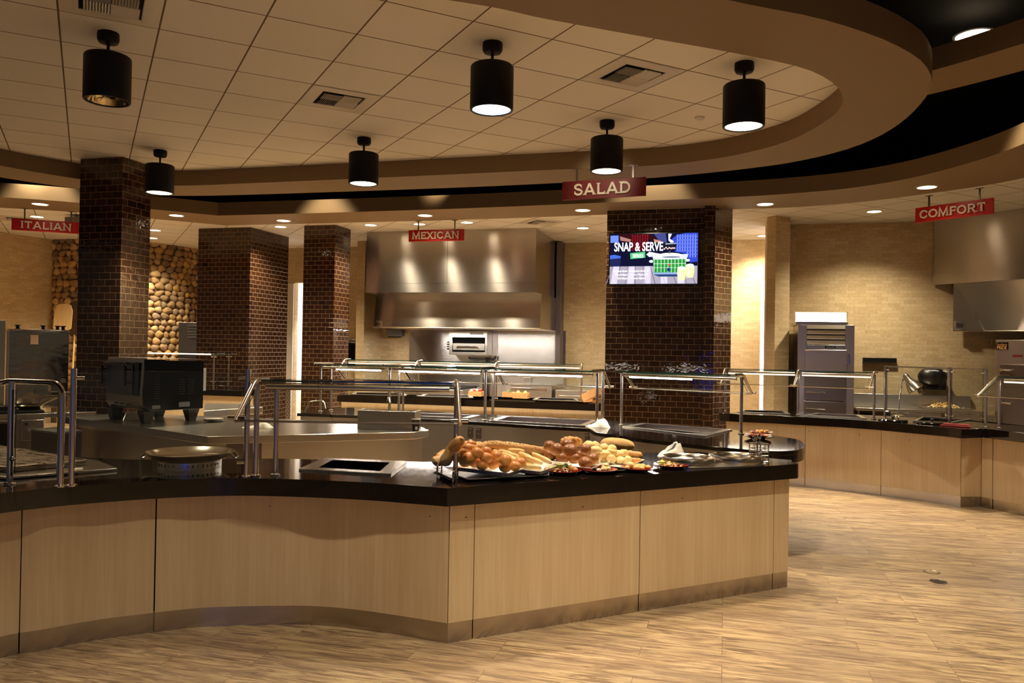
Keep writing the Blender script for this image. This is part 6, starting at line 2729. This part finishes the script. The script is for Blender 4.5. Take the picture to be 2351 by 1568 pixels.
def braid(name, label, p0, p1_, r, mat, z):
    """plaited loaf: overlapping strands as one crust"""
    p0, p1_ = V(p0), V(p1_)
    d = (p1_ - p0)
    L = d.length
    d.normalize()
    s_ = V((-d.y, d.x, 0)).normalized()
    mb = MB()
    n = 34
    up = (UZ - d * d.z).normalized()
    mb.blob((p0 + p1_) / 2, (L / 2 * .9, r * .62, r * .6), Matrix((d, s_, up)).transposed(), 16, 10)
    for j in range(3):
        path, rr = [], []
        for k in range(n + 1):
            f = k / n
            th = 2 * PI * (f * 1.5 + j / 3)
            tp = max(.12, math.sin(PI * (.06 + .88 * f))) ** .6
            path.append(p0 + d * (L * f) + s_ * (r * .62 * math.sin(th) * tp) + up * (r * .42 * math.sin(2 * th) * tp + r * .12))
            rr.append(r * .52 * tp)
        for k in range(n):
            mb.blob(path[k].lerp(path[k + 1], .5), (max(L / n * 1.6, rr[k]), rr[k], rr[k]), facing(path[k + 1] - path[k]) @ Matrix.Rotation(rad(90), 3, 'Y'), 10, 7)
    c = (p0 + p1_) / 2
    return tag(obj(name, mb, mat, origin=c), label, 'bread')


loaf('baguette', 'thick white baguette leaning up across the other at the end of the display', [c1(300, 640, .985), c1(330, 530, 1.03), c1(440, 350, 1.10), c1(590, 190, 1.17)], .040, 'baguette_crust', 6, 5)
loaf('baguette', 'white baguette lying under the leaning one at the end of the display', [c1(165, 610, .975), c1(200, 555, 1.0), c1(320, 470, 1.02), c1(480, 430, 1.03)], .043, 'baguette_crust', 6, 4)
braid('challah_loaf', 'large glossy braided loaf leaning behind the golden dinner rolls', c1(600, 600, 1.0), c1(790, 270, 1.12), .062, 'challah_crust', 1)
loaf('round_loaf', 'tan loaf end tucked between the braided loaf and the seeded loaf', [c1(820, 330, 1.09), c1(880, 330, 1.075), c1(935, 360, 1.06)], .036, 'baguette_crust', 3)
loaf('seeded_loaf', 'long loaf covered in dark seeds lying behind the breadsticks', [c1(910, 315, 1.07), c1(1150, 305, 1.07), c1(1500, 345, 1.05), c1(1800, 390, 1.02), c1(2010, 420, 1.0)], .036, 'seeded_crust', 8, 6, 640)
braid('challah_loaf', 'small braided loaf peeking up behind the brown rolls', c2(520, 265, 1.07), c2(820, 270, 1.05), .045, 'challah_crust', 1)
loaf('rustic_loaf', 'big rough-crusted oval loaf at the back of the last platter', [c2(1170, 300, .995), c2(1300, 285, 1.0), c2(1500, 290, 1.0), c2(1745, 330, .985)], .053, 'rustic_crust', 3.2)
loaf('split_bun', 'smooth long bun with a crease lying past the rustic loaf', [c2(1560, 450, .965), c2(1700, 465, .962), c2(1880, 490, .955)], .031, 'challah_crust', 5, 2)
loaf('split_bun', 'smooth bun on the worktop below the creased long bun', [c2(1660, 560, .938), c2(1750, 570, .937), c2(1860, 575, .936)], .022, 'golden_roll', 5)
# chrome stand under the baguettes
t = thing('bread_stand', 'low black and chrome stand under the crossed baguettes', 'stand', P(1025, 1095, TOPZ))
a, b, c_, d_ = P(1004, 1086, TOPZ + .02), P(1040, 1103, TOPZ + .02), P(1050, 1088, TOPZ + .02), P(1014, 1073, TOPZ + .02)
mb = MB()
mb.plate([a, b, c_, d_], (0, 0, 1), .008)
obj('board', mb, 'black_gloss', t, bevel=.002)
for p, q in ((a, d_), (b, c_)):
    mb = MB()
    m_ = (p + q) / 2
    mb.tube(pipe([p - UZ * .018, p + UZ * .05, q + UZ * .05, q - UZ * .018], .025, 5), .006, 8)
    obj('handle', mb, 'chrome', t)


# ---------------------------------------------------------------- red plates
def red_plate(c, r, label, grp):
    mb = MB()
    mb.lathe([(0, .003), (r * .45, .001), (r * .5, 0), (r * .55, .004), (r * .97, .022), (r, .025), (r * .96, .026), (r * .6, .011), (0, .008)], c, 44)
    return tag(obj('plate', mb, 'red_ceramic', origin=c), label, 'plate', grp)


def heap(label, c, r, h, mat, seed, n=46, size=.011, name='pasta_heap', cat='food'):
    """spoonful of short pasta or grain: many small pieces nobody could count"""
    rnd = random.Random(seed)
    mb = MB()
    for _ in range(n):
        a, q = rnd.uniform(0, 2 * PI), math.sqrt(rnd.random())
        z = h * (1 - q ** 2) * rnd.uniform(.2, 1)
        p = c + V((math.cos(a) * q * r, math.sin(a) * q * r * .8, .008 + z))
        R = Matrix.Rotation(rnd.uniform(0, 6), 3, 'Z') @ Matrix.Rotation(rnd.uniform(-.8, .8), 3, 'Y')
        mb.blob(p, (size * rnd.uniform(.9, 1.7), size * .55, size * .5), R, 7, 5, rnd.choice([0, 0, 0, 1]))
    o = tag(obj(name, mb, [mat, 'cheese_white' if mat == 'pasta' else 'fried_orange'], origin=c), label, cat)
    o['kind'] = 'stuff'
    return o


def lump(name, label, c, r, mat, seed, grp=None, cat='food', rough=.14):
    rnd = random.Random(seed)
    a, b, d = [rnd.uniform(0, 6) for _ in range(3)]
    mb = MB()
    mb.blob(c, (r, r * .85, r * .72), Matrix.Rotation(a, 3, 'Z'), 14, 9, 0, lambda v: 1 + rough * (math.sin(6 * v.x + a) * math.sin(7 * v.y + b) + .6 * math.sin(11 * v.z + d)))
    return tag(obj(name, mb, mat, origin=c), label, cat, grp)


PL = [P(1292, 1087, TOPZ + .001), P(1375, 1085, TOPZ + .001), P(1465, 1081, TOPZ + .001), P(1540, 1074, TOPZ + .001)]
for k, (c, lab) in enumerate(zip(PL, ['red plate of pasta topped with broccoli, nearest the bread trays', 'red plate of dark olives and fried bites, second from the bread trays',
                                      'red plate of golden fried bites, third from the bread trays', 'red plate of pasta and lettuce beside the soup rings'])):
    red_plate(c, .122, lab, 'red plates on the salad counter')
c = PL[0]
heap('pasta salad on the red plate with broccoli', c, .085, .03, 'pasta', 5)
for k, (x, y, z) in enumerate([(-.02, .03, .045), (.02, .035, .04)]):
    lump('broccoli_floret', ['pale green broccoli floret on the first red plate, upper one', 'dark green broccoli floret on the first red plate'][k], c + V((x, y, z)), .024, 'lettuce' if k == 0 else 'broccoli', k, None, 'vegetable', .25)
lump('lettuce_leaf', 'pale lettuce piece at the rim of the first red plate', c + V((-.07, .01, .026)), .025, 'lettuce', 9, None, 'vegetable')
for k, (x, y) in enumerate([(.06, .0), (.075, -.02), (.05, .03)]):
    lump('shrimp', 'orange cooked piece at the edge of the first red plate', c + V((x, y, .03)), .022, 'fried_orange', 20 + k, 'orange pieces on the first red plate')
c = PL[1]
for k, (x, y) in enumerate([(-.06, .01), (-.04, .03), (-.025, .0), (-.05, -.015), (-.015, .03)]):
    lump('olive', 'dark olive on the second red plate', c + V((x, y, .023)), .016, 'olive_black', 30 + k, 'olives on the second red plate', 'food', .03)
lump('cheese_piece', 'white cheese piece in the middle of the second red plate', c + V((-.005, -.03, .02)), .018, 'cheese_white', 3)
for k, (x, y, z) in enumerate([(.04, .02, .03), (.06, 0, .026), (.03, -.015, .025), (.05, .025, .042)]):
    lump('fried_bite', 'fried bite on the second red plate', c + V((x, y, z)), .022, 'pasta', 50 + k, 'fried bites on the second red plate', 'food', .2)
c = PL[2]
for k, (x, y, z, r) in enumerate([(-.05, .015, .034, .034), (0, .01, .026, .028), (.03, .015, .028, .026), (.065, .0, .024, .022), (-.015, -.025, .022, .024), (.02, -.02, .02, .022), (-.075, -.01, .022, .02)]):
    lump('fried_bite', 'golden fried bite on the third red plate', c + V((x, y, z)), r, 'fried_orange' if k else 'pasta', 60 + k, 'fried bites on the third red plate', 'food', .12)
c = PL[3]
heap('pasta salad on the red plate beside the soup rings', c, .08, .035, 'pasta', 8)
lump('lettuce_leaf', 'pale lettuce piece on the red plate beside the soup rings', c + V((-.06, .01, .03)), .026, 'lettuce', 19, None, 'vegetable', .25)

# ---------------------------------------------------------------- soup rings, caddy
s1, s2 = P(1578, 1066, TOPZ), P(1688, 1062, TOPZ)
dd = (s2 - s1).normalized()
nn = V((-dd.y, dd.x, 0))
pl_ = []
for k in range(13):
    a = PI / 2 + PI * k / 12
    pl_.append(s1 + (dd * math.cos(a) + nn * math.sin(a)) * .215)
for k in range(13):
    a = -PI / 2 + PI * k / 12
    pl_.append(s2 + (dd * math.cos(a) + nn * math.sin(a)) * .215)
mb = MB()
mb.prism(pl_, TOPZ + .001, TOPZ + .007)
tag(obj('base_plate', mb, 'brushed_steel', origin=(s1 + s2) / 2), 'flat steel plate under the two round soup rings', 'plate')
for c, lab in ((s1, 'round steel soup well ring nearer the red plates'), (s2, 'round steel soup well ring nearer the cutlery caddy')):
    t = thing('soup_well', lab, 'soup well', c + UZ * .008, 'soup wells on the salad counter')
    mb = MB()
    mb.lathe([(.198, .008), (.200, .012), (.200, .038), (.190, .056), (.172, .060), (.158, .052), (.152, .040), (.150, .009)], c, 64)
    obj('ring', mb, 'satin_pipe', t)
    mb = MB()
    mb.lathe([(.1495, .043), (.12, .040), (0, .040)], c, 40)
    obj('basin', mb, 'black_gloss', t)
c = P(1742, 1060, TOPZ)
t = thing('cutlery_caddy', 'chrome wire cutlery caddy holding spoons behind the soup rings', 'caddy', c)
ca_ = rad(20)
R = Matrix.Rotation(ca_, 3, 'Z')
mb = MB()
hs = .048
for x in (-1, 1):
    for y in (-1, 1):
        mb.tube([c + R @ V((x * hs, y * hs, 0)), c + R @ V((x * hs, y * hs, .135))], .0048, 6)
for x in (-.33, .33):
    for y in (-1, 1):
        mb.tube([c + R @ V((x * hs, y * hs, .004)), c + R @ V((x * hs, y * hs, .135))], .0022, 6)
for z in (.006, .05, .075, .10, .135):
    q = [c + R @ V((x * hs, y * hs, z)) for x, y in ((-1, -1), (1, -1), (1, 1), (-1, 1))]
    for k in range(4):
        mb.tube([q[k], q[(k + 1) % 4]], .0036 if z != .135 else .005, 6)
obj('wire_frame', mb, 'chrome', t)
mb = MB()
mb.box(c + UZ * .002, (.094, .094, .003), ca_)
obj('floor_plate', mb, 'brushed_steel', t)
for k, (x, y, lx, ly) in enumerate([(-.02, 0, -.035, .01), (-.005, .02, -.015, .02), (.01, -.01, .005, 0)]):
    s_ = c + V((x, y, .006))
    e = c + V((lx, ly, .17 + .008 * k))
    mb = MB()
    mb.tube([s_, s_.lerp(e, .8), e], .0028, 6)
    d = (e - s_).normalized()
    Rr = facing(V((0, -1, .2)))
    mb.blob(e, (.014, .020, .004), Rr, 12, 6)
    tag(obj('spoon', mb, 'chrome', origin=s_), 'steel spoon standing in the wire cutlery caddy', 'spoon', 'spoons in the wire caddy')
# red plates on the tip of the middle island
c = P(1740, 1007, TOPZ + .001)
red_plate(c, .125, 'lower of two empty stacked red plates on the tip of the middle island', 'red plates on the middle island')
red_plate(c + UZ * .014, .125, 'upper of two empty stacked red plates on the tip of the middle island', 'red plates on the middle island')
c = P(1757, 1000, TOPZ + .001)
c = c + V((.0, .12, 0))
red_plate(c, .122, 'red plate of orange food behind the empty stacked plates', 'red plates on the middle island')
for k, (x, y) in enumerate([(-.04, 0), (0, .01), (.04, -.01), (-.015, -.035), (.02, .03), (.06, .02)]):
    lump('fried_bite', 'orange fried bite on the red plate behind the stacked plates', c + V((x, y, .028)), .022, 'fried_orange', 80 + k, 'fried bites on the middle island', 'food', .2)


# ---------------------------------------------------------------- mexican counter items
def wood_box(label, px0, px1, y, h, d=.16, fill=None, tilt=0, b=None):
    p = P((px0 + px1) / 2, y, TOPZ)
    a_, b_ = ab(p)
    w_ = abs(ab(RB(px1, y, b_))[0] - ab(RB(px0, y, b_))[0])
    t = thing('wooden_box', label, 'box', W(a_, b_ + d / 2, TOPZ), 'wooden boxes on the mexican counter')
    for nme, ca, cb, sx, sy, z0, z1 in (('front_board', 0, 0, w_, .012, .001, h), ('back_board', 0, d, w_, .012, .001, h), ('side_board', -w_ / 2 + .006, d / 2, .012, d - .013, .001, h), ('side_board', w_ / 2 - .006, d / 2, .012, d - .013, .001, h),
                                        ('base_board', 0, d / 2, w_ - .026, d - .026, .001, h * .55)):
        mb = MB()
        mb.box(W(a_ + ca, b_ + cb, TOPZ + (z0 + z1) / 2), (sx, sy, z1 - z0))
        obj(nme, mb, 'box_wood', t)
    return a_, b_ + d / 2, w_


a_, b_, w_ = wood_box('small wooden box of red peppers left of the wooden box pair', 1075, 1105, 910, .085)
for k in range(6):
    lump('chili_pepper', 'red pepper heaped in the small wooden box', W(a_ - w_ * .36 + w_ * .14 * k, b_ + .03 * math.sin(k * 2), TOPZ + .09 + .012 * (k % 2)), .034, 'pepper_red' if k % 3 else 'onion_white', k, 'peppers in the small wooden box', 'vegetable', .2)
a_, b_, w_ = wood_box('wooden box with a dark lid, left one of the pair on the mexican counter', 1153, 1176, 912, .085)
lump('avocado', 'dark green fruit in the left wooden box of the pair', W(a_, b_, TOPZ + .085), .04, 'broccoli', 4, None, 'fruit', .05)
a_, b_, w_ = wood_box('wooden box with green sprouts, right one of the pair on the mexican counter', 1176.5, 1211, 915, .092)
for k, f in enumerate((-.2, .28)):
    lump('green_sprout', ['green sprout in the wooden box, left of two', 'green sprout in the wooden box, right of two'][k], W(a_ + w_ * f, b_, TOPZ + .10), .03, 'lettuce', 14 + k, None, 'vegetable', .3)
# tilted fruit bin
p = P(1366, 926, TOPZ)
a_, b_ = ab(p)
t = thing('fruit_bin', 'tilted wooden bin of tomatoes and lemons at the end of the mexican counter', 'bin', W(a_, b_ + .15, TOPZ))
mb = MB()
R = Matrix.Rotation(A0 + rad(-35), 3, 'Z') @ Matrix.Rotation(rad(-22), 3, 'Y')
c = W(a_ - .02, b_ + .15, TOPZ + .10)
for cx, cy, sx, sy, cz_, sz in ((0, -.11, .34, .014, .03, .12), (0, .11, .34, .014, .03, .12), (-.17, 0, .014, .22, .03, .12), (.17, 0, .014, .22, .03, .12), (0, 0, .34, .22, -.03, .014)):
    mb.box(c + R @ V((cx, cy, cz_)), (sx, sy, sz), rot=R)
obj('boards', mb, 'orange_wood', t)
mb = MB()
mb.box(W(a_ + .03, b_ + .15, TOPZ + .026), (.16, .14, .05))
obj('foot_block', mb, 'orange_wood', t)
for k, (x, y, mt) in enumerate([(-.09, -.05, 'pepper_red'), (-.02, -.05, 'pepper_red'), (.06, -.04, 'pepper_yellow'), (-.06, .04, 'pepper_yellow'), (.02, .04, 'pepper_red'), (.10, .03, 'pepper_red')]):
    lump('tomato' if mt == 'pepper_red' else 'lemon', 'red tomato in the tilted wooden bin' if mt == 'pepper_red' else 'yellow lemon in the tilted wooden bin', c + R @ V((x, y, .045)), .042, mt, k, 'tomatoes in the tilted bin' if mt == 'pepper_red' else 'lemons in the tilted bin', 'fruit', .03)

# ---------------------------------------------------------------- comfort counter items
for px, lab in (((2050, 967), 'flat black crock lid on the comfort counter below the heat lamp'), ((2140, 973), 'flat black crock lid on the comfort counter beside the red napkin')):
    c = P(px[0], px[1], TOPZ + .001)
    t = thing('crock_lid', lab, 'lid', c, 'black crock lids on the comfort counter')
    mb = MB()
    mb.lathe([(.165, 0), (.168, .012), (.155, .026), (.06, .034), (0, .035)], c, 40)
    obj('disc', mb, 'black_gloss', t)
    mb = MB()
    mb.lathe([(.014, .034), (.012, .048), (.022, .056), (.018, .062), (0, .063)], c, 16)
    obj('knob', mb, 'black_plastic', t)
c = P(2193, 979, TOPZ + .001)
dn = (P(2225, 981, TOPZ) - P(2165, 977, TOPZ)).normalized()
an = math.atan2(dn.y, dn.x)
t = thing('folded_napkin', 'folded dark red napkin at the edge of the comfort counter', 'napkin', c)
for k in range(3):
    mb = MB()
    mb.box(c + UZ * (.005 + .0095 * k) + V((.008 * k, .004 * k, 0)), (.30 - .02 * k, .13 - .015 * k, .009), an + .04 * k)
    obj('fold', mb, 'red_napkin', t, bevel=.0035)
c = P(2062, 955, TOPZ + .001)
t = thing('heat_lamp', 'chrome heat lamp with a tilted bell shade on the comfort counter', 'lamp', c)
mb = MB()
mb.lathe([(0, .02), (.03, .02), (.075, .008), (.08, 0)], c, 28)
obj('base', mb, 'chrome', t)
hd = V((E1.x * .55, E1.y * .55 - .2, -.85)).normalized()
topc = Q(2077, 861, c.y)
mb = MB()
mb.tube([c + UZ * .02, c + UZ * .28 + E1 * .02, topc - hd * .01 + UZ * -.0], .009, 10)
obj('stem', mb, 'chrome', t)
mb = MB()
mb.lathe([(0, 0), (.035, 0), (.042, .02), (.042, .08), (.06, .11), (.088, .17), (.104, .235), (.100, .235), (.084, .17), (.05, .11)], topc, 36, R=facing(hd))
obj('lamp_shade', mb, 'satin_pipe', t)
c = W(3.28, RW - .42, .901)
t = thing('food_tray', 'steel sheet tray heaped with pale food on the worktable below the towel dispenser', 'tray', c)
mb = MB()
i = mb.add([W(3.28 + x * .34 * k, RW - .42 + y * .20 * k, .901 + h) for k, h in ((.94, 0), (1, .025), (.97, .026), (.92, .003)) for x, y in ((-1, -1), (1, -1), (1, 1), (-1, 1))])
for r in range(3):
    for k in range(4):
        j = (k + 1) % 4
        mb.face([i + r * 4 + k, i + r * 4 + j, i + r * 4 + 4 + j, i + r * 4 + 4 + k])
mb.face([i + 12 + k for k in range(4)])
obj('pan', mb, 'brushed_steel', t)
h_ = heap('pale crumbled food heaped on the sheet tray on the worktable', c + UZ * .016, .22, .08, 'pale_bread', 31, 150, .016, 'food_heap')
